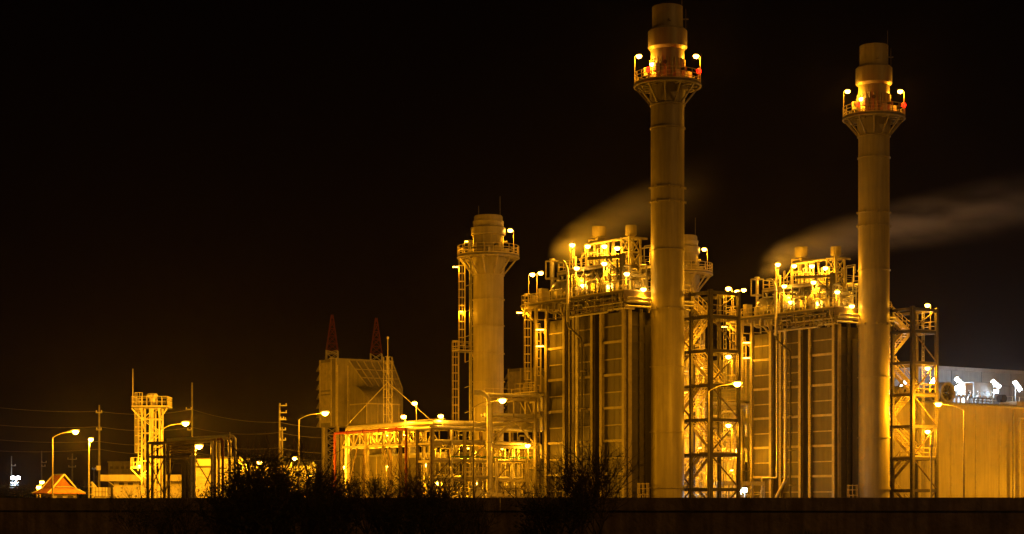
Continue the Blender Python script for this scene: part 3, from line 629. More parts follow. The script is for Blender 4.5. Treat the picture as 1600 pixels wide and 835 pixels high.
def down_pipes():
    # blank-panel pipes down the long side of the casing
    aL = A(1213,-4.25,U2); aM = A(1227,-4.3,U2)
    t = thing('drain_line', 'thin pipe dropping down the casing with a sideways step near the ground, {U}', 'pipe', U1, (-4.2,aL,0), 'drain lines on the casings')
    g = MB(); g.tube([(-4.2,aL,22.3),(-4.2,aL,5.0),(-4.2,aL+.06,4.9),(-4.2,aL+2.5,4.9),(-4.2,aL+2.56,4.8),(-4.2,aL+2.56,.1)], .09, 8); g.build('pipe', M['lag'], t, True)
    g = MB(); [g.bar((-3.5,aL,z),(-4.3,aL,z),.08) for z in (8,12,16,20)]; g.build('supports', M['steel'], t)
    t = thing('blowdown_pipe', 'thick pipe down the casing ending in a diagonal run at its foot, {U}', 'pipe', U1, (-4.3,aM,0), 'blowdown pipes')
    g = MB(); g.tube([(-4.3,aM,22.2),(-4.3,aM,4.8),(-4.3,aM+.15,4.4),(-4.5,aM+3.2,.2)], .2, 12); g.build('pipe', M['lag'], t, True)
    g = MB(); [g.bar((-3.5,aM,z),(-4.4,aM,z),.09) for z in (7,11,15,19)]; g.build('supports', M['steel'], t)
    # caged ladder at the foot of the stack-end corner
    lx, la = -2.6, .9
    t = thing('caged_ladder', 'short caged ladder at the foot of the boiler corner, {U}', 'ladder', U1, (lx,la,0), 'short caged ladders')
    g = MB(); g.ladder(lx, la, .0, 2.9, -.5, -.85, False)
    for z in (1.6,2.2,2.8,3.4,3.9):
        g.ring((lx-.15,la-.3,z), .58, .04, 14, 5)
    for k in range(8): an = k*math.pi/4; g.bar((lx-.15+.58*math.cos(an),la-.3+.58*math.sin(an),1.5),(lx-.15+.58*math.cos(an),la-.3+.58*math.sin(an),4),.05)
    for s_ in (-1,1): g.bar((lx+.4*s_,la-.3,0),(lx+.2*s_,la-.3,1.6),.07)
    g.build('cage', M['rail'], t)
    # pump skid with pipe bends at the foot of the casing
    for k, (a_, w_) in enumerate(((14.2,'left'),(7.2,'middle'))):
        t = thing('valve_station', f'small valve station with bent pipes at the {w_} foot of the casing, {{U}}', 'valves', U1, (-4.6,a_,0), 'valve stations')
        g = MB()
        for q in range(3): g.tube([(-4.9,a_+q*.5,0),(-4.9,a_+q*.5,1.6+q*.2),(-4.9,a_+q*.5+.1,1.8+q*.2),(-4.9,a_+q*.5+.35,1.8+q*.2),(-4.9,a_+q*.5+.42,1.6+q*.2),(-4.9,a_+q*.5+.42,0)], .07, 8)
        g.build('pipes', M['lag'], t, True)
        g = MB(); g.bar((-5.1,a_-.3,.9),(-5.1,a_+1.9,.9),.1); g.bar((-5.1,a_-.3,0),(-5.1,a_-.3,.9),.1); g.bar((-5.1,a_+1.9,0),(-5.1,a_+1.9,.9),.1); g.build('stand', M['steel'], t)
down_pipes()

# end platforms: caged ladders, landing, lower gear (left of the casing)
def end_access():
    t = thing('end_ladder_tower', 'caged ladders and landings climbing the left end of the boiler, {U}', 'ladder', U1, (-3.8,18.4,0), 'ladder towers at the boiler ends')
    a1, a2 = A(830,-4.2), A(846,-3.4)
    g = MB(); g.ladder(-4.2, a1, 13.6, 24.6, -CT, ST, True); g.build('upper_ladder', M['rail'], t)
    g = MB(); g.ladder(-3.6, a2, 2.5, 14.4, -CT, ST, True, .55); g.build('lower_ladder', M['rail'], t)
    g = MB(); g.ladder(-3.9, a2-.6, 14, 21.2, -CT, ST, True, .5); g.build('inner_ladder', M['rail'], t)
    g = MB(); g.box(-5.0,-1.4,16.9,20.9,14.0,14.12); g.box(-4.6,-1.8,16.9,20.4,5.6,5.7); g.build('landing', M['deck'], t)
    g = MB(); g.rail([(-4.95,16.95,14.12),(-4.95,20.8,14.12),(-1.5,20.8,14.12)],1.1,1.0); g.rail([(-4.55,16.95,5.7),(-4.55,20.3,5.7),(-1.9,20.3,5.7)],1.1,.8); g.build('landing_railing', M['rail'], t)
    for b, a_ in ((-4.7,17.1),(-4.7,19.0),(-1.6,19.0)):
        g = MB(); g.bar((b,a_,0),(b,a_,23.4 if a_ < 18 else 14),.24); g.build('column', M['steel'], t)
    g = MB(); g.bar((-4.7,20.7,13.9),(-4.7,19.0,12.0),.16); g.bar((-4.7,20.7,13.9),(-1.6,20.7,13.9),.16,.24); g.bar((-4.7,17,13.9),(-4.7,20.8,13.9),.16,.24)
    for z in (3,7.5,10.8): g.bar((-4.7,17.1,z),(-4.7,19,z),.14); g.bar((-4.7,17.1,z),(-4.7,19,z+2.6),.09)
    g.build('bracing', M['steel'], t)
    for i, (dpx, py, who) in enumerate(((822,489,'top'),)):
        tube_lamp(U1, (-4.6,a1+1.0,ZU(489,-4.6,a1+1)), 380, 'lamp under the end platform at the ladder head, {U}', 'lamps at the ladder heads', (-CT,ST), .8)
    tube_lamp(U1, (-4.6,A(851,-4.6),20.9), 110, 'upper tube lamp on the left end of the boiler, {U}', 'tube lamps on the boiler ends', (-CT,ST), 1.0)
    tube_lamp(U1, (-4.6,A(851,-4.6),19.1), 110, 'lower tube lamp on the left end of the boiler, {U}', 'tube lamps on the boiler ends', (-CT,ST), 1.0)
    # cabinets on the end platform
    for i, (b, a_, w_, h, who) in enumerate(((-3.4,17.5,.45,1.5,'wide'),(-2.2,18.6,.3,1.2,'narrow'),(-4.0,18.7,.22,.9,'small'))):
        c = thing('control_cabinet', f'{who} pale control cabinet on the end platform, {{U}}', 'cabinet', U1, (b,a_,23.95), 'cabinets on the end platforms')
        g = MB(); g.box(b-w_,b+w_,a_-w_*.7,a_+w_*.7,24.15,24.15+h); g.build('body', M['steel'], c)
        g = MB(); g.box(b-w_+.05,b+w_-.05,a_-w_*.7-.04,a_-w_*.7-.002,24.25,24.05+h); g.build('door', M['white'], c)
        g = MB(); g.box(b-w_,b+w_,a_-w_*.7,a_+w_*.7,23.952,24.148); g.build('plinth', M['dark'], c)
    post_lamp(U1, (-4.4,A(826,-4.4),23.95), 27.3, 360, 'left lamp of the pair on the end platform, {U}', 'post lamps on the boiler roofs', .5, -.8, .45, 'platform_lamp', True)
    post_lamp(U1, (-3.0,A(839,-3.0),23.95), 27.6, 360, 'right lamp of the pair on the end platform, {U}', 'post lamps on the boiler roofs', .5, -.8, .45, 'platform_lamp', True)
    # roof lamps
    for px, py, b, nm, e in ((893,383,-2.9,'first from the left',360),(917,385,-2.9,'second from the left',360),(943,385,-2.9,'third from the left',360),(963,388,-2.9,'fourth from the left',360)):
        a_ = A(px, b); z = ZU(py, b, a_); post_lamp(U1, (b-.2,a_,UZ), z, e, f'{nm} of the high lamps over the boiler roof, {{U}}', 'high lamps over the boiler roofs', .3, -.9, .3)
    for px, py, b, nm, e in ((899,419,-4.1,'left',900),(942,412,-4.1,'middle',1000),(977,428,-4.1,'right',340),(909,446,-3.9,'low left',650),(950,448,-3.9,'low middle',650),(1003,452,-2.2,'stack-side',420)):
        a_ = A(px, b); z = ZU(py, b, a_); post_lamp(U1, (b+.1,a_,23.95), z, e, f'{nm} lamp standing among the pipes on the boiler roof, {{U}}', 'lamps among the roof pipes', -.4, -.9, .3, 'platform_lamp', True)
end_access()

# ================================================================ STAIR TOWERS
SB0, SB1, SA = 4.2, 8.1, -1.9
LV = [3.5,7.15,10.8,14.4,18.05,21.6]
def stair_tower():
    t = thing('stair_tower', 'open steel stair tower with zigzag flights and bracing beside the stack, {U}', 'stair tower', U1, (6.1,1,0), 'stair towers')
    rows = (SA, SA+3.1, SA+7.4); top = 24.3
    for b in (SB0, SB1):
        for i, a_ in enumerate(rows):
            g = MB(); s_ = .42 if b == SB0 and i == 0 else .32
            g.box(b-s_/2,b+s_/2,a_-s_/2,a_-s_/2+.05,0,top); g.box(b-s_/2,b+s_/2,a_+s_/2-.05,a_+s_/2,0,top); g.box(b-.035,b+.035,a_-s_/2+.05,a_+s_/2-.05,0,top); g.build('column', M['dark'], t)
    for z in LV+[24.15]:
        g = MB()
        for b in (SB0, SB1): g.bar((b,rows[0]+.22,z-.16),(b,rows[2]-.17,z-.16),.18,.34)
        g.bar((SB0+.22,SA,z-.16),(SB1-.17,SA,z-.16),.18,.34); g.bar((SB0+.17,rows[2],z-.16),(SB1-.17,rows[2],z-.16),.18,.3)
        g.build('floor_beam', M['dark'], t)
    g = MB(); zz = [0]+LV[:]+[24.15]
    for k in range(len(zz)-1):
        z0, z1 = zz[k], zz[k+1]-.2
        if z1-z0 < 1.5: continue
        a, b = (SB0+.1, SB1-.1) if k % 2 else (SB1-.1, SB0+.1)
        g.bar((b,SA,z0+.15),(a,SA,z1),.12)
        q0, q1 = (rows[0], rows[1]) if k % 2 else (rows[1], rows[0])
        g.bar((SB0,rows[1],z0+.15) if k % 2 else (SB0,rows[2],z0+.15),(SB0,rows[2],z1) if k % 2 else (SB0,rows[1],z1),.13)
    g.build('diagonal_braces', M['rust'], t)
    n0, n1, f1 = SA, SA+1.9, SA+6.2
    mid = (SB0+SB1)/2
    def flight(b0, b1, aA, zA, aB, zB):
        g = MB(); n = 14
        for b in (b0, b1): g.bar((b,aA,zA-.1),(b,aB,zB-.1),.09,.36)
        for k in range(n+1):
            a = aA+(aB-aA)*k/n; z = zA+(zB-zA)*k/n; g.box(b0,b1,a-.15,a+.15,z-.04,z)
        g.build('flight', M['rail'], t)
        g = MB()
        for b in (b0, b1):
            for h in (.55,1.0): g.bar((b,aA,zA+h),(b,aB,zB+h),.055)
            for k in range(0, n+1, 3): a = aA+(aB-aA)*k/n; z = zA+(zB-zA)*k/n; g.bar((b,a,z),(b,a,z+1.0),.05)
        g.build('handrail', M['rail'], t)
    seq = [0]+LV
    for k in range(len(seq)-1):
        zA, zB = seq[k], seq[k+1]
        bb = (SB0+.35, mid-.2) if k % 2 else (mid+.2, SB1-.35)
        if k % 2 == 0: flight(*bb, n1, zA, f1, zB)   # near -> far
        else: flight(*bb, f1, zA, n1, zB)
        g = MB()
        if k % 2: g.box(SB0+.1,SB1-.1,n0+.05,n1,zB-.08,zB-.01); rr = [(SB0+.1,n1,zB),(SB0+.1,n0+.1,zB),(SB1-.1,n0+.1,zB),(SB1-.1,n1,zB)]
        else: g.box(SB0+.1,SB1-.1,f1,rows[2]-.1,zB-.08,zB-.01); rr = [(SB0+.1,f1,zB),(SB0+.1,rows[2]-.15,zB),(SB1-.1,rows[2]-.15,zB),(SB1-.1,f1,zB)]
        g.build('landing', M['deck'], t)
        g = MB(); g.rail(rr, 1.1, 1.0); g.build('landing_railing', M['rail'], t)
    flight(SB0+.35, mid-.2, n1, 21.6, n1+3.2, 23.95)
    g = MB(); g.box(SB0+.1,mid,n1+3.2,rows[2],23.87,23.95); g.rail([(SB0+.1,n1+3.2,23.95),(SB0+.1,rows[2],23.95)],1.1,1.0); g.rail([(mid,n1+3.2,23.95),(mid,rows[2],23.95)],1.1,1.0); g.build('roof_link', M['rail'], t)
    # vertical lit ladder-like cable tray on the outside
    g = MB()
    for s_ in (-.16,.16): g.bar((SB1-.5+s_,SA+1.6,0),(SB1-.5+s_,SA+1.6,24),.05)
    for k in range(48): g.bar((SB1-.66,SA+1.6,.3+k*.5),(SB1-.34,SA+1.6,.3+k*.5),.04)
    g.build('cable_tray', M['galv'], t)
    for z, who, e in ((21.6,'top landing',560),(14.4,'middle landing',600),(7.15,'lowest lit landing',600)):
        post_lamp(U1, (SB1-.6,SA+.35,z), z+3.0, e, f'lamp on the {who} of the stair tower, {{U}}', 'lamps on the stair towers', -1, 0, .5)
    for z, who in ((18.05,'upper'),(10.8,'lower')):
        post_lamp(U1, (SB0+.5,rows[2]-.4,z), z+2.4, 700, f'lamp on the {who} far landing of the stair tower, {{U}}', 'lamps on the stair towers', .3, -1, .3)
stair_tower()

# ================================================================ PIPE RACKS
RC = (-17.5, 18.1)
def pipe_rack():
    t = thing('pipe_rack', 'L-shaped steel pipe rack with silver pipes on top running to the boiler, {U}', 'pipe rack', U1, (RC[0],RC[1],0), 'pipe racks')
    b0, a0 = RC; LVL = (4.4,6.4,8.3,9.9)
    cols = [(b,a) for b in (b0,b0+4.1,b0+8.2,b0+12.2) for a in (a0,a0+3)] + [(b,a) for a in (a0+6.6,a0+10.2,a0+13.8,a0+19.6) for b in (b0,b0+3)]
    for b, a in cols:
        g = MB(); g.box(b-.15,b+.15,a-.15,a-.11,0,10); g.box(b-.15,b+.15,a+.11,a+.15,0,10); g.box(b-.03,b+.03,a-.11,a+.11,0,10); g.build('column', M['rust'] if (b+a) % 2 > 1 else M['steel'], t)
    for z in LVL:
        g = MB()
        for a in (a0,a0+3): g.bar((b0+.15,a,z),(b0+12.2,a,z),.16,.24)
        for b in (b0,b0+4.1,b0+8.2,b0+12.2): g.bar((b,a0+.1,z-.02),(b,a0+2.9,z-.02),.14,.22)
        if z > 7:
            for b in (b0,b0+3): g.bar((b,a0+3.2,z),(b,a0+19.6,z),.16,.24)
            for a in (a0+6.6,a0+10.2,a0+13.8,a0+19.6): g.bar((b0,a,z-.02),(b0+3,a,z-.02),.14,.2)
        g.build('floor_beams', M['steel'], t)
    # truss sides on the long arm
    for b in (b0-.02, b0+3.02):
        g = MB(); g.truss((b,a0+3.4,8.35),(b,a0+19.5,8.35),1.5,12,.1); g.build('truss_side', M['steel'], t)
    g = MB()
    for b, bb in ((b0,b0+4.1),(b0+8.2,b0+12.2)):
        g.bar((b,a0,.2),(bb,a0,4.3),.1); g.bar((bb,a0,.2),(b,a0,4.3),.1); g.bar((b,a0,4.5),(bb,a0,8.2),.1)
        g.bar((b,a0+3,.2),(bb,a0+3,4.3),.1); g.bar((bb,a0+3,.2),(b,a0+3,4.3),.1)
    g.bar((b0,a0+6.6,.2),(b0,a0+10.2,8.2),.1); g.bar((b0,a0+10.2,.2),(b0,a0+6.6,8.2),.1); g.bar((b0,a0+19.6,.2),(b0,a0+16,8.2),.1)
    g.build('cross_braces', M['rust'], t)
    # pipes
    def pipe(pts, r, m='lag', nm='pipe'):
        g = MB(); g.tube(pts, r, 10); g.build(nm, M[m], t, True)
    pipe([(b0+13.4,a0+.5,10.55),(b0+1.0,a0+.5,10.55),(b0+.55,a0+.7,10.55),(b0+.45,a0+1.2,10.55),(b0+.45,a0+18.6,10.55),(b0+.45,a0+19.0,10.35),(b0+.45,a0+19.1,9.9),(b0+.45,a0+19.1,.3)], .30, 'lag', 'large_pipe')
    pipe([(b0+13.4,a0+1.35,10.45),(b0+1.9,a0+1.35,10.45),(b0+1.4,a0+1.9,10.45),(b0+1.3,a0+19,10.45)], .24, 'lag', 'large_pipe')
    pipe([(b0+13.0,a0-.35,10.0),(b0+.2,a0-.35,10.0),(b0-.3,a0-.1,10.0),(b0-.35,a0+.4,10.0),(b0-.35,a0+16,10.0)], .2, 'lag', 'large_pipe')
    for k, (o, r, m) in enumerate(((2.0,.12,'lag'),(2.35,.09,'galv'),(2.65,.09,'lag'),(2.9,.06,'galv'))):
        pipe([(b0+13,a0+o,10.2),(b0+o,a0+o,10.2),(b0+o-.02,a0+o+.1,10.2),(b0+o,a0+19,10.2)], r, m)
    rd = random.Random(5)
    for z in (4.4,6.4,8.3):
        for k in range(6):
            o = .3+k*.45; r = rd.choice((.07,.1,.14,.18)); pts = [(b0+rd.uniform(.2,1),a0+o,z+.12+r),(b0+rd.uniform(8,12.9),a0+o,z+.12+r)]
            if k % 2: pts += [(pts[-1][0]+.1,a0+o,z-.2),(pts[-1][0]+.1,a0+o,.3)]
            pipe(pts, r, rd.choice(('lag','lag','galv','steel')))
    for k in range(5):
        o = .35+k*.55; r = rd.choice((.07,.1,.16)); pipe([(b0+o,a0+2.6,8.5+r),(b0+o,a0+rd.uniform(14,19),8.5+r)], r)
    for k in range(34):
        b = b0+rd.uniform(.4,12.4); a = a0+rd.uniform(-.3,3.2); z = rd.uniform(5,10)
        pipe([(b,a,.2),(b,a,z-.2),(b+.1,a,z),(b+rd.uniform(.6,2.4),a,z)], rd.choice((.05,.07,.1,.13)))
    pipe([(b0+12.6,a0-.7,6.9),(b0+2,a0-.7,6.9)], .07, 'green'); 
    # railing and walkway on the top
    g = MB(); g.box(b0+3.1,b0+3.7,a0+3.3,a0+19,10.0,10.06); g.build('walkway', M['deck'], t)
    g = MB(); g.rail([(b0+3.7,a0+3.3,10.06),(b0+3.7,a0+12,10.06)],1.1,1.0); g.build('railing', M['rail'], t)
    # pipe drop with flanged bends at the corner
    g = MB(); g.tube([(b0-.5,a0-.5,9.8),(b0-.5,a0-.5,.3)], .14, 8); g.build('pipe', M['rust'], t, True)
    # red fire main: across the long arm and down both ends
    f = thing('fire_main', 'red fire water pipe running along the pipe rack and down, {U}', 'pipe', U1, (b0-.75,a0+4,0), 'red fire mains')
    a1, a2 = a0+4.2, a0+19.9
    g = MB(); g.tube([(b0-.75,a1,.2),(b0-.75,a1,9.75),(b0-.75,a1+.15,9.95),(b0-.75,a2-.15,9.95),(b0-.75,a2,9.75),(b0-.75,a2,.2)], .16, 10); g.build('pipe', M['red'], f, True)
    g = MB()
    for k in range(4): g.lathe((b0-.75,a1+2+k*3.6,9.95), [(.15,-.06),(.24,-.06),(.24,.06),(.15,.06)], 12, 'y', False)
    g.build('flanges', M['red'], f, True)
    # lamps
    for px, py, b, nm, e, zb in ((653,630,b0+3.2,'tall post on',260,10.1),(636,651,b0+.2,'low post on',260,10.1),(694,650,b0+1.6,'corner of',260,10.1)):
        a = A(px, b); post_lamp(U1, (b-.2,a,zb), ZU(py,b,a), e, f'lamp on the {nm} the pipe rack top, {{U}}', 'lamps on the pipe racks', -.7, -.3, .35)
    for b, a, z, e, nm in ((b0+1.5,a0+16.5,9.5,700,'far end'),(b0+1.6,a0+12.5,9.55,620,'middle'),(b0+1.5,a0+8.6,9.5,600,'near end'),(b0+5.5,a0+1.7,7.9,650,'corner side'),(b0+10,a0+1.7,7.9,420,'boiler side')):
        tube_lamp(U1, (b,a,z), e, f'tube lamp under the top level at the {nm} of the pipe rack, {{U}}', 'tube lamps inside the pipe racks', (.7,.7), 1.1)
    for b, a, z, e, nm in ((b0+4.5,a0+5.2,4.2,900,'left'),(b0+9.5,a0+5.4,4.2,420,'right')):
        post_lamp(U1, (b,a,0), z, e, f'low yard lamp behind the pipe rack, on its {nm}, {{U}}', 'low yard lamps behind the racks', -.6, .6, .4)
pipe_rack()

def rack_extras():
    # hooked riser and the pipe bridge to the boiler end
    b, a = -12.5, 14.7
    t = thing('hooked_riser', 'tall fat pipe with a hooked top in front of the pipe rack, {U}', 'pipe', U1, (b,a,0), 'hooked risers')
    g = MB(); pts = [(b,a,.2),(b,a,12.6)]
    for k in range(1, 8): q = k/7*math.pi/2; pts.append((b-CT*(1-math.cos(q))*1.1, a+ST*(1-math.cos(q))*1.1, 12.6+1.1*math.sin(q)))
    pts.append((pts[-1][0]-CT*.5, pts[-1][1]+ST*.5, 13.7)); g.tube(pts, .29, 14); g.build('pipe', M['lag'], t, True)
    g = MB(); [g.lathe((b,a,z),[(.28,-.06),(.40,-.06),(.40,.06),(.28,.06)],14,cap=False) for z in (3,8.4,12.4)]; g.build('flanges', M['galv'], t, True)
    g = MB(); g.box(b-.4,b+.4,a-.4,a+.4,0,.2); g.build('plinth', M['conc'], t)
    t = thing('pipe_bridge', 'two-level pipe bridge joining the rack to the boiler end, {U}', 'pipe bridge', U1, (-10.6,17,0), 'pipe bridges')
    g = MB()
    for z in (13.2, 11.0, 8.0):
        g.bar((-11,16.6,z),(-4.9,16.6,z),.14,.26); g.bar((-11,17.8,z),(-4.9,17.8,z),.14,.26)
    for b_ in (-10.9,-8,-5): g.bar((b_,16.6,13.0),(b_,17.8,13.0),.12,.2); g.bar((b_,16.6,11),(b_,16.6,13.3),.12)
    g.bar((-10.9,16.6,8),(-8,16.6,11),.12); g.bar((-5,16.6,8.2),(-8,16.6,11),.12); g.bar((-14,16.6,6.4),(-8.2,16.6,10.8),.14); g.build('frame', M['steel'], t)
    g = MB()
    for b_ in (-10.9,-5.2): g.bar((b_,16.6,0),(b_,16.6,13),.2)
    g.build('columns', M['steel'], t)
    for k, (z, o, r) in enumerate(((13.65,.2,.2),(13.6,.75,.14),(11.45,.3,.24),(11.4,.9,.16),(8.4,.3,.2))):
        g = MB(); g.tube([(-11.6,16.6+o,z),(-4.4,16.6+o,z),(-4.2,16.6+o,z-.2),(-4.15,16.6+o,z-1.6)], r, 10); g.build('pipe', M['lag'], t, True)
    g = MB(); g.rail([(-11,17.9,13.3),(-5,17.9,13.3)],1.1,1.2); g.build('railing', M['rail'], t)
    # pump skids and valve gear in front of the inlet duct
    rd = random.Random(11)
    for k, (b, a, nm) in enumerate(((-6.2,19.0,'at the foot of the boiler end ladder'),(-9.6,20.8,'beside the inlet duct'),(-13.4,15.6,'behind the hooked riser'),(-12.5,25.0,'under the long pipe rack arm'),(-8.4,27.5,'by the bypass stack foot'))):
        t = thing('pump_skid', f'railed pump skid {nm}, {{U}}', 'pump skid', U1, (b,a,0), 'pump skids')
        h = rd.uniform(2.4,4.6); w_ = rd.uniform(.9,1.4)
        g = MB()
        for sx_ in (-1,1):
            for sy_ in (-1,1): g.bar((b+sx_*w_,a+sy_*.9,0),(b+sx_*w_,a+sy_*.9,h+1.1),.12)
        for z in (1.2,h): 
            for sy_ in (-1,1): g.bar((b-w_,a+sy_*.9,z),(b+w_,a+sy_*.9,z),.12); 
            for sx_ in (-1,1): g.bar((b+sx_*w_,a-.9,z),(b+sx_*w_,a+.9,z),.12)
        g.build('frame', M['steel'], t)
        g = MB(); g.box(b-w_,b+w_,a-.9,a+.9,h+.07,h+.12); g.build('deck', M['deck'], t)
        g = MB(); g.rail([(b-w_,a+.9,h+.12),(b-w_,a-.9,h+.12),(b+w_,a-.9,h+.12),(b+w_,a+.9,h+.12)],1.0,.7); g.build('railing', M['rail'], t)
        g = MB(); g.lathe((b-.1,a,.3), [(.1,0),(.5,.15),(.6,.35),(.6,h*.6),(.5,h*.6+.2),(.1,h*.6+.35)], 16); g.build('tank', M['lag'], t, True)
        g = MB(); g.box(b+.2,b+w_-.1,a-.7,a-.1,1.3,2.3); g.build('motor_box', M['white'], t)
        for q in range(7):
            x0, y0 = b+rd.uniform(-w_,w_), a-.95-rd.uniform(0,.3); z = rd.uniform(.7,h+.8); g = MB()
            g.tube([(x0,y0,0),(x0,y0,z-.1),(x0+.1,y0,z),(x0+rd.uniform(-1,1),y0,z),(x0+rd.uniform(-1,1),y0+.5,z)], rd.choice((.05,.08,.12)), 8); g.build('pipe', M['lag'], t, True)
    a = A(824,-6.6); post_lamp(U1, (-6.5,a,3.0), ZU(696,-6.6,a), 420, 'lamp on the pump skid at the boiler end foot, {U}', 'lamps on the pump skids', -.6, -.6, .3)
    # turbine enclosure with louvres, door and roof vents
    t = thing('turbine_enclosure', 'long low metal turbine enclosure behind the pipe rack, {U}', 'enclosure', U1, (0,48,0), 'turbine enclosures')
    g = MB(); g.box(-3.2,3.2,37.5,60,.3,7.8); g.build('wall', M['filt'], t)
    g = MB(); g.box(-3.4,3.4,37.3,60.2,7.8,8.05); g.build('roof', M['roofm'], t)
    g = MB()
    for k in range(12): g.box(-3.3,-3.202,38+k*2-.08,38+k*2+.08,.3,7.8)
    for z in (2.6,5.2): g.box(-3.26,-3.202,37.6,59.9,z,z+.1)
    g.build('wall_ribs', M['steel'], t)
    for a in (40.5,46.5,52.5):
        g = MB(); [g.hexa([(-3.42,a,z),(-3.2,a,z+.18),(-3.2,a+2.4,z+.18),(-3.42,a+2.4,z),(-3.42,a,z+.05),(-3.2,a,z+.23),(-3.2,a+2.4,z+.23),(-3.42,a+2.4,z+.05)]) for z in [3+.3*i for i in range(7)]]; g.build('louvre', M['dark'], t)
    for a in (41,46,51,56):
        g = MB(); g.lathe((0,a,8.0), [(.7,0),(.7,1.2),(.9,1.3),(.9,1.6),(.1,1.9)], 16); g.build('roof_vent', M['galv'], t, True)
    for k, (b, a, z, e) in enumerate(((-9,34,6.4,900),(-9,42,6.4,1500),(-10,51,6.4,1300))):
        post_lamp(U1, (b,a,0), z, e, f"{('near','middle','far')[k]} yard lamp facing the turbine enclosure, {{U}}", 'yard lamps by the turbine enclosures', .8, .1, .5)
    # stepped ducts in front of the enclosure
    t = thing('cooling_duct', 'broad stepped duct with shallow bottom cone under the pipe rack, {U}', 'duct', U1, (-7,36,0), 'cooling ducts')
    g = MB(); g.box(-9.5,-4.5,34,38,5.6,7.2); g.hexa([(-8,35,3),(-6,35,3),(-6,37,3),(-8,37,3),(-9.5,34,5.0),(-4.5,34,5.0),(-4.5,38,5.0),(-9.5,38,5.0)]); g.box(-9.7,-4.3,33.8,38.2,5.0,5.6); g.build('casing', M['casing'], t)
    g = MB(); [g.bar((b,a,0),(b,a,5.0),.2) for b in (-9.4,-4.6) for a in (34.1,37.9)]; g.bar((-9.4,34.1,.2),(-4.6,34.1,4.9),.12); g.bar((-4.6,34.1,.2),(-9.4,34.1,4.9),.12); g.build('legs', M['steel'], t)
rack_extras()

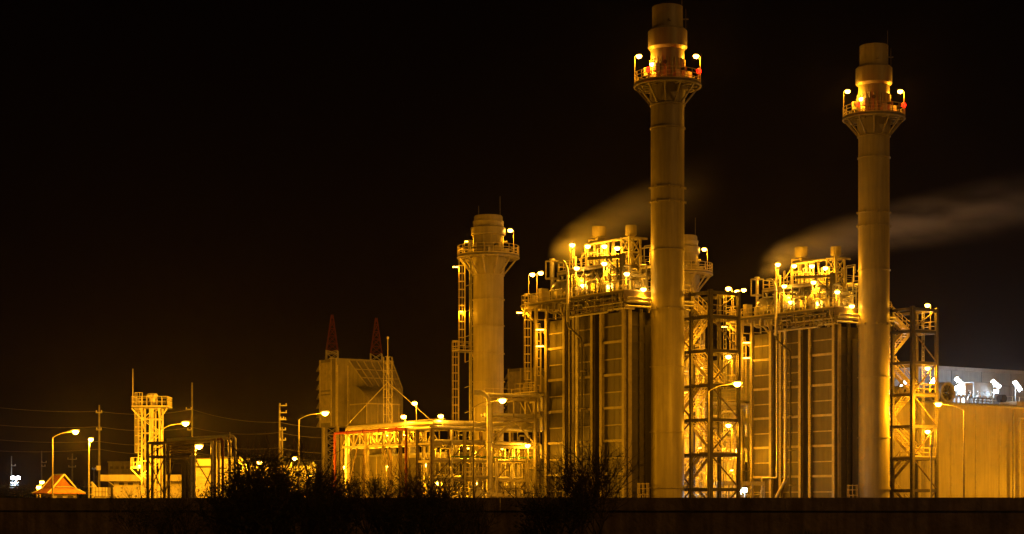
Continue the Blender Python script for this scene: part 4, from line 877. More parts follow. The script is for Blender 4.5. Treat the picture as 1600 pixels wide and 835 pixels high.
def filter_house():
    t = thing('air_filter_house', 'large raised box-shaped air intake filter house with sloping duct, {U}', 'filter house', U1, (0,63,0), 'air filter houses')
    z0, z1 = 11.9, 20.7
    g = MB(); g.box(-4.5,4.1,62,66.5,z0,z1); g.build('housing', M['filt'], t)
    g = MB()
    for b in (-4.43,-2.9,-1.2,.5,2.2,4.0): g.box(b-.07,b+.07,61.9,61.998,z0,z1-.9)
    for z in (13.6,15.2,16.8,18.2,19.6): g.box(-2.9,4.0,61.92,61.998,z,z+.1)
    for a in (62.1,63.4,66.4): g.box(-4.62,-4.502,a-.09,a+.09,z0,z1)
    g.box(-4.6,-4.502,63.5,66.3,16.2,16.45); g.box(-4.58,-4.502,63.6,66.2,12.4,16.0); g.box(-4.58,-4.502,63.6,66.2,16.7,20.3); g.build('panel_ribs', M['steel'], t)
    for k in range(7):
        z = 12.3+k*1.22; g = MB(); g.hexa([(-4.4,66.502,z),(4.0,66.502,z),(4.0,67.7,z-.35),(-4.4,67.7,z-.35),(-4.4,66.502,z+.85),(4.0,66.502,z+.85),(4.0,67.7,z-.29),(-4.4,67.7,z-.29)]); g.build('weather_hood', M['filt'], t)
    g = MB(); g._add([(-2.8,61.99,z1-.3),(4.05,61.99,z1-.3),(4.05,59.6,17.0),(-1.4,59.6,17.0),(-2.8,61.99,12.2),(4.05,61.99,12.2),(4.05,59.6,12.2),(-1.4,59.6,12.2)],
        [(0,3,2,1),(0,4,7,3),(3,7,6,2),(2,6,5,1),(4,5,6,7)]); g.build('sloping_duct', M['filt'], t)
    g = MB()
    for k in range(7):
        f = k/6; g.bar((-2.7+6.6*f,61.95,z1-.26),(-1.3+5.2*f,59.62,17.06),.12,.12)
    for f in (.33,.66): g.bar((-2.8+1.4*f,61.99-2.39*f,z1-.26-3.4*f),(4.0,61.99-2.39*f,z1-.26-3.4*f),.08,.1)
    g.build('duct_ribs', M['steel'], t)
    # arched inlet elbow in front
    g = MB(); n = 14
    sec = [(59.58,12.0),(59.58,16.9)]+[(58.9-3.4*math.sin(math.pi/2*k/n),14.6+2.3*math.cos(math.pi/2*k/n)) for k in range(n+1)]+[(55.5,12.0)]
    m_ = len(sec); vs_ = [(-3.9,a,z) for a,z in sec]+[(1.0,a,z) for a,z in sec]
    fs = [tuple(range(m_))[::-1], tuple(range(m_,2*m_))]+[(i,(i+1)%m_,(i+1)%m_+m_,i+m_) for i in range(m_)]
    g._add(vs_, fs); g.build('intake_elbow', M['filt'], t, True)
    g = MB(); g.box(-4.0,1.1,55.4,55.498,14.5,14.65); [g.box(b-.05,b+.05,55.4,55.498,12.0,14.5) for b in (-3.85,-2.2,-.6,.94)]; g.box(-4.0,-3.902,55.5,59.5,14.5,14.65); g.build('elbow_ribs', M['steel'], t)
    g = MB(); g.box(-3.7,.8,55.8,59.4,8.1,11.98); g.build('intake_drop', M['filt'], t)
    g = MB()
    for b in (-4.2,0,3.9):
        for a in (62.4,66.1): g.bar((b,a,0),(b,a,z0),.35)
    g.bar((-4.2,62.4,1),(0,62.4,11),.16); g.bar((3.9,62.4,1),(0,62.4,11),.16); g.bar((-4.2,66.1,1),(-4.2,62.4,11),.16); g.build('legs', M['steel'], t)
    g = MB(); g.box(4.102,4.4,63,64,17.5,19.5); g.build('side_door', M['white'], t)
    # guyed mast in front
    b = RC[0]+1.5; a = A(606, b); zt = ZU(530, b, a)
    m = thing('guyed_mast', 'thin lattice mast with guy wires on top of the pipe rack, {U}', 'mast', U1, (b,a,10.7), 'guyed masts')
    g = MB(); w_ = .34
    for sx_ in (-1,1):
        for sy_ in (-1,1): g.bar((b+sx_*w_,a+sy_*w_,10.3),(b+sx_*w_,a+sy_*w_,zt-2),.07)
    z = 10.9
    while z < zt-2: g.bar((b-w_,a-w_,z),(b+w_,a-w_,z),.04); g.bar((b+w_,a-w_,z),(b-w_,a-w_,z+.9),.03); g.bar((b-w_,a-w_,z),(b-w_,a+w_,z),.04); z += .95
    g.bar((b-w_,a,zt-2),(b+w_,a,zt-2),.06); g.build('lattice', M['steel'], m)
    g = MB(); g.tube([(b,a,zt-4),(b,a,zt)], .04, 6); g.lathe((b,a,zt),[(.12,0),(.14,.2),(.05,.3)],8); g.build('rod', M['white'], m, True)
    g = MB(); g.tube([(b,a,15.5),(b-CT*5.0,a+ST*4,10.5)], .04, 5); g.tube([(b,a,15.5),(b+3.4,a-5,10.5)], .04, 5); g.build('guy_wires', M['steel'], m)
filter_house()

# steam from the roof vents
def steam(name, label, fr, base, length, rise, r0, r1, dens, fade, rot_z, seed, bend=1.0):
    L = length; n = 28; k_ = 20; m = MB(); vs_ = []; fs = []
    cz = lambda x: rise*math.pow(max(0, x)/L, bend)
    rad = lambda x: r0+(r1-r0)*math.pow(max(0, x)/L, .75)
    for i in range(n+1):
        x = L*i/n
        for k in range(k_):
            t = 2*math.pi*k/k_; vs_.append((x-.0, rad(x)*1.02*math.cos(t), cz(x)+rad(x)*1.02*math.sin(t)))
    for i in range(n):
        for k in range(k_): k2 = (k+1) % k_; fs.append((i*k_+k, i*k_+k2, (i+1)*k_+k2, (i+1)*k_+k))
    fs.append(tuple(range(k_))[::-1]); fs.append(tuple(n*k_+k for k in range(k_))); m._add(vs_, fs)
    mt = bpy.data.materials.new(name+'_volume'); mt.use_nodes = True; N = mt.node_tree.nodes; Lk = mt.node_tree.links
    N.remove(N['Principled BSDF']); out = N['Material Output']; pv = N.new('ShaderNodeVolumePrincipled')
    pv.inputs['Color'].default_value = (.9,.9,.9,1); pv.inputs['Anisotropy'].default_value = .1
    tc_ = N.new('ShaderNodeTexCoord'); sp = N.new('ShaderNodeSeparateXYZ'); Lk.new(tc_.outputs['Object'], sp.inputs[0])
    def mth(op, a, b=None, clamp=False):
        q = N.new('ShaderNodeMath'); q.operation = op; q.use_clamp = clamp
        for i, v in enumerate((a, b)):
            if v is None: continue
            if isinstance(v, (int, float)): q.inputs[i].default_value = v
            else: Lk.new(v, q.inputs[i])
        return q.outputs[0]
    xn = mth('DIVIDE', mth('MAXIMUM', sp.outputs[0], 0.0), L)
    cz_ = mth('MULTIPLY', mth('POWER', xn, bend), rise); rd_ = mth('ADD', mth('MULTIPLY', mth('POWER', xn, .75), r1-r0), r0)
    dz = mth('SUBTRACT', sp.outputs[2], cz_); rr = mth('DIVIDE', mth('SQRT', mth('ADD', mth('MULTIPLY', dz, dz), mth('MULTIPLY', sp.outputs[1], sp.outputs[1]))), rd_)
    edge = mth('SUBTRACT', 1.0, rr, True); edge = mth('MULTIPLY', edge, mth('ADD', edge, .25))
    no = N.new('ShaderNodeTexNoise'); mp_ = N.new('ShaderNodeMapping'); mp_.inputs['Scale'].default_value = (.18, .6, .6); mp_.inputs['Location'].default_value = (seed, 0, 0)
    Lk.new(tc_.outputs['Object'], mp_.inputs[0]); Lk.new(mp_.outputs[0], no.inputs[0]); no.inputs['Scale'].default_value = .8; no.inputs['Detail'].default_value = 3
    nz = mth('MULTIPLY', mth('SUBTRACT', no.outputs[0], .30, True), 2.3)
    fd = mth('MULTIPLY', mth('POWER', mth('SUBTRACT', 1.0, xn, True), fade), mth('POWER', mth('DIVIDE', sp.outputs[0], 2.6, True), 1.6))
    thin = mth('DIVIDE', r0*r0*3, mth('ADD', mth('MULTIPLY', rd_, rd_), r0*r0*2))
    Lk.new(mth('MULTIPLY', mth('MULTIPLY', mth('MULTIPLY', edge, nz), mth('MULTIPLY', fd, thin)), dens), pv.inputs['Density'])
    Lk.new(pv.outputs[0], out.inputs['Volume'])
    me = bpy.data.meshes.new(name); me.from_pydata(vs_, [], fs); me.materials.append(mt)
    o = bpy.data.objects.new(name, me); col.objects.link(o); o.location = (base[0]-.9, base[1], base[2]); o.rotation_euler = (0, 0, rot_z)
    tag(o, label, 'steam', 'steam plumes', 'stuff')
    return o

# ---------------------------------------------------------------- second unit: copies of every thing of the first
DT = Vector((U2.x-U1.x, U2.y-U1.y, 0))
def copy_tree(o, parent=None):
    c = o.copy(); col.objects.link(c)
    if parent is not None: c.parent = parent
    for ch in list(o.children): copy_tree(ch, c)
    return c
for o in list(UNIT):
    c = copy_tree(o); c.location = o.location + DT
    c['label'] = o['label'].replace('{U}', 'farther unit'); o['label'] = o['label'].replace('{U}', 'nearer unit')

# ================================================================ TURBINE HALL AND LOW BUILDING, right
WPX = 1375
def right_side():
    fr = U2
    yA = 11.9; bL, bR = 6.0, 62.0
    # low tan building
    t = thing('tan_building', 'long tan clad building with corrugated panel at the right edge', 'building', fr, (30,yA,0))
    zt = 14.3
    g = MB(); g.box(bL+4,bR,yA,26.8,0,zt); g.build('wall', M['tan'], t)
    g = MB(); g.box(bL+4-.2,37.2,yA-.45,26.7,zt,zt+.28); g.build('roof', M['roofm'], t)
    g = MB(); g.box(37.2,bR,yA-.5,14.2,zt-.1,zt+.75); g.build('parapet', M['tan'], t)
    g = MB(); g.tube([(bL+4,yA-.55,zt+.1),(38.8,yA-.55,zt+.02)], .17, 10); g.build('gutter', M['galv'], t, True)
    g = MB(); g.tube([(36.9,yA-.2,0),(36.9,yA-.2,zt-.4)], .10, 8)
    for z in (2,5,8,11): g.box(36.75,37.05,yA-.3,yA-.1,z,z+.12)
    g.build('downpipe', M['galv'], t, True)
    g = MB(); b = 38.5
    while b < bR: g.box(b,b+.17,yA-.16,yA-.06,0,zt-1.5); b += .36
    g.box(38.3,bR,yA-.06,yA-.003,0,zt-1.5); g.build('corrugated_panel', M['tan'], t)
    g = MB(); g.box(38.1,bR,yA-.2,yA-.003,zt-1.5,zt-1.3); g.box(38.1,38.3,yA-.2,yA-.003,0,zt-1.5); g.build('panel_trim', M['white'], t)
    g = MB()
    for b in (12,16.5,21,25.5,30,34.4): g.box(b,b+.05,yA-.03,yA-.003,0,zt-.3)
    g.box(10,36.8,yA-.06,yA-.003,.0,.9); g.build('cladding_joints', M['tan'], t)
    # turbine hall
    h = thing('turbine_hall', 'big grey windowless hall behind the floodlit roof at right', 'building', fr, (40,38,0))
    g = MB(); g.box(8,75,27,55,0,20.1); g.build('wall', M['grey'], h)
    g = MB(); g.box(7.7,75.3,26.6,55.3,20.1,20.6); g.build('roof', M['grey'], h)
    g = MB(); g.box(8,75,26.9,26.998,18.3,18.42); g.box(8,75,26.9,26.998,16.6,16.66); [g.box(b,b+.1,26.92,26.998,14,20.1) for b in range(12,74,6)]; g.build('cladding_joints', M['roofm'], h)
    # things on the low roof
    zr = zt+.28
    def on(px, py, a, lowz=zr):
        k = (px-800)/FP; b = (k*(fr.y+CT*a)-(fr.x-ST*a))/(CT-ST*k); return b, ZU(py, b, a, fr)
    b0, _ = on(1522,600,19); b1, _ = on(1550,600,19)
    c = thing('roof_plant_room', 'grey box-like plant room on the floodlit roof', 'plant room', fr, (b0,19,zr)); zp = ZU(598,b0,19,fr)
    g = MB(); g.box(b0,b1,19,22,zr,zp); g.build('wall', M['grey'], c); g = MB(); g.box(b0-.1,b1+.1,18.9,22.1,zp,zp+.1); g.build('roof', M['roofm'], c)
    b0, _ = on(1508,600,18.4); b1, _ = on(1520,600,18.4); zp = ZU(598,b0,18.4,fr)
    c = thing('roof_cabinet', 'tall white cabinet beside the grey plant room on the roof', 'cabinet', fr, (b0,18.4,zr))
    g = MB(); g.box(b0,b1,18.4,19.6,zr,zp); g.build('body', M['white'], c); g = MB(); g.box(b0+.2,b1-.2,18.34,18.398,zr+.2,zp-.3); g.build('door', M['grey'], c); g = MB(); g.box(b0+.5,b0+.8,18.3,18.338,zr+1.1,zp-1.0); g.build('window', M['dark'], c)
    for i, (px, py, r, nm) in enumerate(((1410,628,1.0,'leftmost'),(1452,627,1.0,'middle'),(1473,625,1.35,'largest, rightmost'))):
        b, _ = on(px, py, 14.5); c = thing('round_duct', f'{nm} of the round ducts lying on the floodlit roof', 'duct', fr, (b,15,zr), 'round ducts on the low roof')
        g = MB(); g.lathe((b,13.6,zr+r), [(r*.75,.3),(r*.75,0),(r,0),(r,4.2),(r*.9,4.3),(.05,4.3)], 24, 'y', False); g.build('shell', M['galv'], c, True)
        g = MB(); g.lathe((b,13.55,zr+r), [(.05,.3),(.3,.1),(.3,.3)], 14, 'y'); [g.bar((b,13.75,zr+r),(b+r*.74*math.cos(q),13.75,zr+r+r*.74*math.sin(q)),.1) for q in [i_*math.pi/3 for i_ in range(6)]]; g.build('fan', M['dark'], c)
        g = MB(); g.box(b-r*.8,b+r*.8,14.2,14.5,zr,zr+.35); g.box(b-r*.8,b+r*.8,16.9,17.2,zr,zr+.35); g.build('saddle', M['steel'], c)
    for i, px in enumerate((1486,1493,1500,1512,1535,1543,1526)):
        b, _ = on(px, 620, 16.5); c = thing('roof_valve', 'small pipe valve standing on the floodlit low roof', 'valve', fr, (b,16.5,zr), 'valves on the low roof')
        g = MB(); g.tube([(b,16.5,zr),(b,16.5,zr+.9),(b+.2,16.5,zr+1.1),(b+.8,16.5,zr+1.1),(b+1,16.5,zr+.9),(b+1,16.5,zr)], .13, 8); g.lathe((b+.5,16.5,zr+1.1),[(.14,0),(.3,.1),(.3,.3),(.06,.35),(.06,.8),(.3,.82),(.3,.88)],10); g.build('body', M['galv'], c, True)
    # louvre rack below the plant room
    b0, _ = on(1522,622,15.2); b1, _ = on(1553,622,15.2); c = thing('roof_pipe_stand', 'low dark pipe stand in front of the plant room', 'pipe stand', fr, (b0,15.2,zr))
    g = MB(); [g.bar((b0,15.2,zr+z),(b1,15.2,zr+z),.12) for z in (.25,.6,.95)]; [g.bar((b0+(b1-b0)*k/5,15.2,zr),(b0+(b1-b0)*k/5,15.2,zr+1.05),.1) for k in range(6)]; g.build('frame', M['dark'], c)
    b2, _ = on(1552,625,14.4); c = thing('roof_railing', 'pale handrail along the right part of the low roof', 'railing', fr, (b2,14.5,zr))
    g = MB(); g.rail([(b2,14.5,zr),(58,14.5,zr)],1.3,1.3,.035); g.rail([(b2,14.5,zr),(b2,17.6,zr)],1.3,1.3,.035); g.build('rails', M['white'], c)
    b2, _ = on(1392,620,14.6); b3, _ = on(1500,620,14.6); c = thing('roof_railing', 'darker handrail along the left part of the low roof', 'railing', fr, (b2,18,zr))
    g = MB(); g.rail([(b2,18,zr),(b3,18,zr)],1.2,1.6,.03); g.build('rails', M['galv'], c)
    b2, _ = on(1563,626,14.3); c = thing('roof_drum', 'small black drum standing by the pale roof handrail', 'drum', fr, (b2,14.0,zr+.6)); g = MB(); g.lathe((b2,13.6,zr+.95),[(.1,0),(.5,0),(.5,.9),(.1,.9)],18,'y'); g.build('shell', M['black'], c, True)
    # floodlights
    for i, (px, py, a, L, tilt, nm, e) in enumerate(((1410,602,20,1.1,.9,'far left floodlight, seen through the stair tower',2600),(1455,599,20,1.5,.95,'second floodlight from the left, at the stair tower column',2600),
              (1498,595,21,1.2,-.8,'upper head of the doubled floodlight beside the white cabinet',1500),(1494,606,19.5,1.5,.6,'large lower head of the doubled floodlight beside the white cabinet',2600),
              (1556,600,20,1.5,-.7,'large floodlight above the small one right of the plant room',2400),(1556,611,18,.6,0,'small round floodlight right of the plant room',1000),(1590,603,20,1.6,-.95,'rightmost floodlight over the pale handrail',2800))):
        b, z = on(px, py, a); c = thing('floodlight', nm, 'floodlight', fr, (b,a,zr), 'white floodlights on the low roof')
        g = MB(); g.tube([(b,a+.4,zr),(b,a+.4,z)], .06, 8); g.build('pole', M['galv'], c, True)
        d = Vector((CT, -ST, 0)); up = Vector((0,0,1)); ax = (d*math.cos(tilt)+up*math.sin(tilt)); n_ = Vector((-ST*.85,-CT*.85,-.9)).normalized()
        ctr = Vector((b,a,z)); g = MB(); g.tube([ctr-ax*L*.5+n_*-.16, ctr+ax*L*.5+n_*-.16], .33, 12); g.build('lamp_housing', M['steel'], c, True)
        g = MB(); g.tube([ctr-ax*L*.46+n_*.02, ctr+ax*L*.46+n_*.02], .27, 12); g.build('lens', M['white_l'], c, True)
        bulb(c, tuple(ctr+n_*.62), e*.6, WHT, .2, None, (R(135), n_.to_track_quat('-Z','Y').to_euler())); bulb(c, tuple(ctr+n_*.62), e*.075, WHT, .2)
    # low white-lit pipe stand between the units
    x0, x1, D = X(1120,212), X(1197,212), 212
    t = thing('low_gantry', 'low steel gantry with white lamps between the two units', 'gantry', WF, ((x0+x1)/2,D,0))
    g = MB(); g.bar((x0,D,4.1),(x1,D+1.5,4.1),.2,.42); g.bar((x0,D+2.5,4.1),(x1,D+4,4.1),.2,.42); g.build('beam', M['tan'], t)
    for k in range(5):
        xx = x0+(x1-x0)*k/4; g = MB(); g.bar((xx,D+1.5*k/4,0),(xx,D+1.5*k/4,4),.16); g.build('post', M['steel'], t)
    g = MB(); [g.bar((x0+(x1-x0)*k/4,D+1.5*k/4,.3),(x0+(x1-x0)*(k+1)/4,D+1.5*(k+1)/4,3.8),.09) for k in range(4)]; g.build('braces', M['steel'], t)
    for i, (px, py, nm) in enumerate(((1155,769,'left'),(1164,766,'right'))):
        xx, yy, zz = P(px,py,209); c = thing('white_lamp', f'{nm} one of the two white lamps near the ground under the gantry', 'lamp', WF, (xx,yy,0), 'white lamps under the gantry')
        g = MB(); g.tube([(xx,yy+.3,0),(xx,yy+.3,zz)], .05, 6); g.build('pole', M['galv'], c, True)
        g = MB(); g.box(xx-.3,xx+.3,yy+.08,yy+.3,zz-.25,zz+.25); g.build('lamp_housing', M['steel'], c)
        g = MB(); g.lathe((xx,yy-.02,zz), [(.06,0),(.2,.02),(.24,.08)], 14, 'y'); g.build('lens', M['white_l'], c, True); bulb(c, (xx,yy-.35,zz), 110, WHT)
    xx, yy, zz = P(1066,766,214); c = thing('white_lamp', 'white lamp low down just right of the left exhaust stack', 'lamp', WF, (xx,yy,0), 'white lamps under the gantry')
    xx += 1; g = MB(); g.tube([(xx,yy+.3,0),(xx,yy+.3,zz)], .05, 6); g.build('pole', M['galv'], c, True)
    g = MB(); g.lathe((xx,yy,zz), [(.06,0),(.2,.02),(.24,.2)], 14, 'y'); g.build('lens', M['white_l'], c, True); bulb(c, (xx,yy-.35,zz), 110, WHT)
    rd = random.Random(3)
    for k in range(9):
        xx = X(1075+k*13,214); D2 = 214+rd.uniform(-1,2); c = thing('pump', 'small pump with pipes on the ground between the two units', 'pump', WF, (xx,D2,0), 'pumps between the units')
        g = MB(); g.tube([(xx-.3,D2,.6),(xx+.5,D2,.6)], .28, 12); g.box(xx-.5,xx+.6,D2-.3,D2+.3,0,.3); g.build('motor', M['green'] if k % 3 == 1 else M['white'], c, True)
        g = MB(); g.tube([(xx+.6,D2,.6),(xx+.9,D2,.8),(xx+.9,D2,rd.uniform(2,3.6))], .12, 8); g.tube([(xx-.2,D2-.5,0),(xx-.2,D2-.5,2.8),(xx+.6,D2-.5,2.9)], .08, 8); g.build('pipe', M['lag'], c, True)
    for nm, p0, p1, D2, H in (('left',1066,1098,221,23.5),('right',1108,1146,226,12.5)):
        xa, xb = X(p0,D2), X(p1,D2); c = thing('upright_pipework', f'tall lit frame of upright pipes seen through the nearer stair tower, {nm} one', 'pipework', WF, ((xa+xb)/2,D2,0), 'pipe frames between the units')
        for q in range(9):
            xx = xa+(xb-xa)*q/8; hh = H*rd.uniform(.55,1); g = MB(); dx = rd.uniform(-.9,.9); g.tube([(xx,D2-rd.uniform(0,1.5),0),(xx,D2-rd.uniform(0,.6),hh-.2),(xx+dx*.2,D2-.3,hh),(xx+dx,D2-.3,hh)], rd.choice((.08,.12,.2,.28)), 10); g.build('pipe', M['lag'] if q % 3 else M['white'], c, True)
        z = 2.0
        while z < H:
            g = MB(); g.bar((xa,D2-1.6,z),(xb,D2-1.6,z),.14,.2); g.bar((xa,D2+.6,z),(xb,D2+.6,z),.14,.2); g.build('beam', M['steel'], c)
            g = MB(); g.tube([(xa,D2-1.9,z+.3),(xa+rd.uniform(.5,1.4),D2-1.9,z+.3),(xa+1.5,D2-1.9,z+rd.uniform(.6,1.6)),(xb,D2-1.9,z+.8)], rd.choice((.07,.12)), 8); g.build('pipe', M['lag'], c, True); z += 2.45
        for sx_ in (xa,xb):
            for dy in (-1.6,.6): g = MB(); g.bar((sx_,D2+dy,0),(sx_,D2+dy,H),.2); g.build('column', M['steel'], c)
    for k, (px, py, D2, e) in enumerate(((1090,700,216,700),(1080,640,216,600),(1092,575,217,420),(1140,735,221,500),(1078,745,215,500))):
        x, y, z = P(px,py,D2); tube_lamp(WF, (x,y,z), e, f"{('third','second','highest','rightmost','lowest')[k]} work lamp in the lit pipework behind the nearer stair tower", 'work lamps behind the stair tower', (1,0), .5)
    # free-standing bright pipe post in front of the tan wall
    xx = X(1455,188); t = thing('vent_post', 'bright upright pipe with capped top in front of the tan wall', 'pipe', WF, (xx,188,0))
    g = MB(); g.tube([(xx,188,0),(xx,188,Z(699,188))], .09, 10); g.lathe((xx,188,Z(699,188)),[(.09,0),(.2,.05),(.2,.2),(.05,.3)],10); g.build('pipe', M['lag'], t, True)
right_side()

# ================================================================ STREET LAMPS
for px, py, D, pp, e, lab in ((118,674,214,82,4200,'leftmost street lamp, arm bent to the right'),(142,687,222,139,2600,'short straight post lamp right of the leftmost street lamp'),
        (290,661,204,252,5200,'street lamp with its head above the small pipe rack'),(508,645,206,467,2600,'street lamp in front of the raised filter house'),
        (785,625,186,740,1000,'street lamp in front of the left bypass stack and pipe rack'),(1152,599,180,1107,3600,'street lamp rising between the two tall stacks'),
        (1466,631,216,1506,4300,'street lamp with arm to the left before the tan building')):
    street_lamp(px, py, D, pp, e, lab)
# extra wall lamp at the right end of the tan building
fr = U2; b_ = 49.6
t = thing('wall_lamp', 'lamp on a low post at the right end before the corrugated panel', 'lamp', fr, (b_,8.5,0))
g = MB(); g.tube([(b_,8.5,0),(b_,8.5,4.6)], .06, 8); g.build('pole', M['galv'], t, True); head(t, b_, 8.5, 4.7, 0, 1, .5); bulb(t, (b_,8.0,4.3), 4500)
street_lamp(1700, 636, 226, 1740, 4500, 'added unseen street lamp beyond the right edge, lighting the tan wall')  # added out of view to brighten the tan wall

# ================================================================ LEFT SIDE
def lattice_tower(px, D, w_, ztop, label):
    x = X(px, D); t = thing('lattice_mast', label, 'lattice mast', WF, (x,D,0), 'red and white lattice masts')
    zs = ztop-5.6
    def wd(z): return w_/2 if z < zs else w_/2*(1-.86*(z-zs)/(ztop-zs))
    for nm, m, z0, z1 in (('lower_section','white',0,zs),('upper_section','mred',zs,ztop)):
        g = MB(); z = z0
        while z < z1-.3:
            za = min(z+1.15, z1); p = wd(z); q = wd(za)
            for sx_ in (-1,1):
                for sy_ in (-1,1): g.bar((x+sx_*p,D+sy_*p,z),(x+sx_*q,D+sy_*q,za),.13)
                g.bar((x-sx_*p,D+sx_*p,z),(x+sx_*q,D+sx_*q,za),.07); g.bar((x+sx_*p,D+sx_*p,z),(x-sx_*q,D+sx_*q,za),.07)
                g.bar((x-p,D+sx_*p,z),(x+p,D+sx_*p,z),.07); g.bar((x+sx_*p,D-p,z),(x+sx_*p,D+p,z),.07); g.bar((x+sx_*p,D-p,z),(x+sx_*q,D+q,za),.07)
            z = za
        g.build(nm, M[m], t)
    g = MB(); g.box(x-w_*.55,x+w_*.55,D-w_*.55,D+w_*.55,zs-2.1,zs-1.95); g.box(x-w_*.2,x+w_*.5,D-w_*.56,D-w_*.5,zs-1.95,zs-1.2); g.build('landing', M['white'], t)
lattice_tower(519, 300, 1.75, Z(492,300), 'left one of the two masts with red tops behind the filter house')
lattice_tower(588, 300, 1.75, Z(497,300), 'right one of the two masts with red tops behind the filter house')

def vent_tower():
    D = 214; x = X(238,D); hw = .98; zt = Z(637,D)
    t = thing('vent_tower', 'pale lattice tower with railed top platform at the left', 'tower', WF, (x,D,0))
    g = MB()
    for sx_ in (-1,1):
        for sy_ in (-1,1): g.bar((x+sx_*hw,D+sy_*hw,0),(x+sx_*hw,D+sy_*hw,zt),.17)
    z = .4; k = 0
    while z < zt-.8:
        for s_ in (-1,1):
            g.bar((x-hw,D+s_*hw,z),(x+hw,D+s_*hw,z),.11); g.bar((x+s_*hw,D-hw,z),(x+s_*hw,D+hw,z),.11)
            a, b = (-hw,hw) if k % 2 else (hw,-hw); g.bar((x+a,D+s_*hw,z),(x+b,D+s_*hw,z+1.55),.09); g.bar((x+s_*hw,D+a,z),(x+s_*hw,D+b,z+1.55),.09)
        z += 1.55; k += 1
    g.build('lattice', M['white'], t)
    g = MB(); g.tube([(x-.1,D,0),(x-.1,D,zt+.2)], .26, 12); g.tube([(x+.4,D-.2,0),(x+.4,D-.2,zt)], .1, 8); g.build('vent_pipe', M['white'], t, True)
    g = MB(); g.lathe((x,D,zt), [(.35,0),(.35,1.1),(.62,1.15),(.62,1.4),(.5,1.55),(.1,1.6)], 18); g.build('flame_arrestor', M['white'], t, True)
    x0, x1 = X(210,D), X(265,D)
    g = MB(); g.box(x0,x1,D-1.7,D+1.7,zt-.1,zt); g.build('platform_deck', M['deck'], t)
    g = MB(); g.rail([(x0,D-1.7,zt),(x1,D-1.7,zt),(x1,D+1.7,zt),(x0,D+1.7,zt),(x0,D-1.7,zt)],1.15,.55,.035); g.build('railing', M['white'], t)
    g = MB(); g.bar((x0,D-1.6,zt-.15),(x-hw,D-hw,zt-1.4),.12); g.bar((x1,D-1.6,zt-.15),(x+hw,D-hw,zt-1.4),.12); g.bar((x0+1,D-1.6,zt-.15),(x-hw,D-hw,zt-1.4),.08); g.bar((x1-1,D-1.6,zt-.15),(x+hw,D-hw,zt-1.4),.08); g.build('knee_brace', M['white'], t)
    g = MB(); g.ladder(x-hw-.2, D-.9, 5.5, zt+1, -.3, -.95, True, .45); g.build('ladder', M['white'], t)
    zz = Z(731,D); xa, xb = X(208,D), X(224,D)
    g = MB(); g.box(xa,xb,D-1.6,D-.2,zz-.1,zz); g.bar((xa,D-1.5,zz-.1),(x-hw,D-hw,zz-1.4),.1); g.rail([(xb,D-1.6,zz),(xa,D-1.6,zz),(xa,D-.2,zz)],1.1,.35,.03); g.build('side_platform', M['white'], t)
    g = MB(); xr = X(212,D); g.tube([(xr,D-1.6,zt),(xr,D-1.6,Z(578,D))], .045, 6); g.build('lightning_rod', M['white'], t)
    tube_lamp(WF, (X(220,D),D-1.9,Z(728,D)), 420, 'small lamp on the side platform of the pale lattice tower', None, (1,0), .4)
vent_tower()

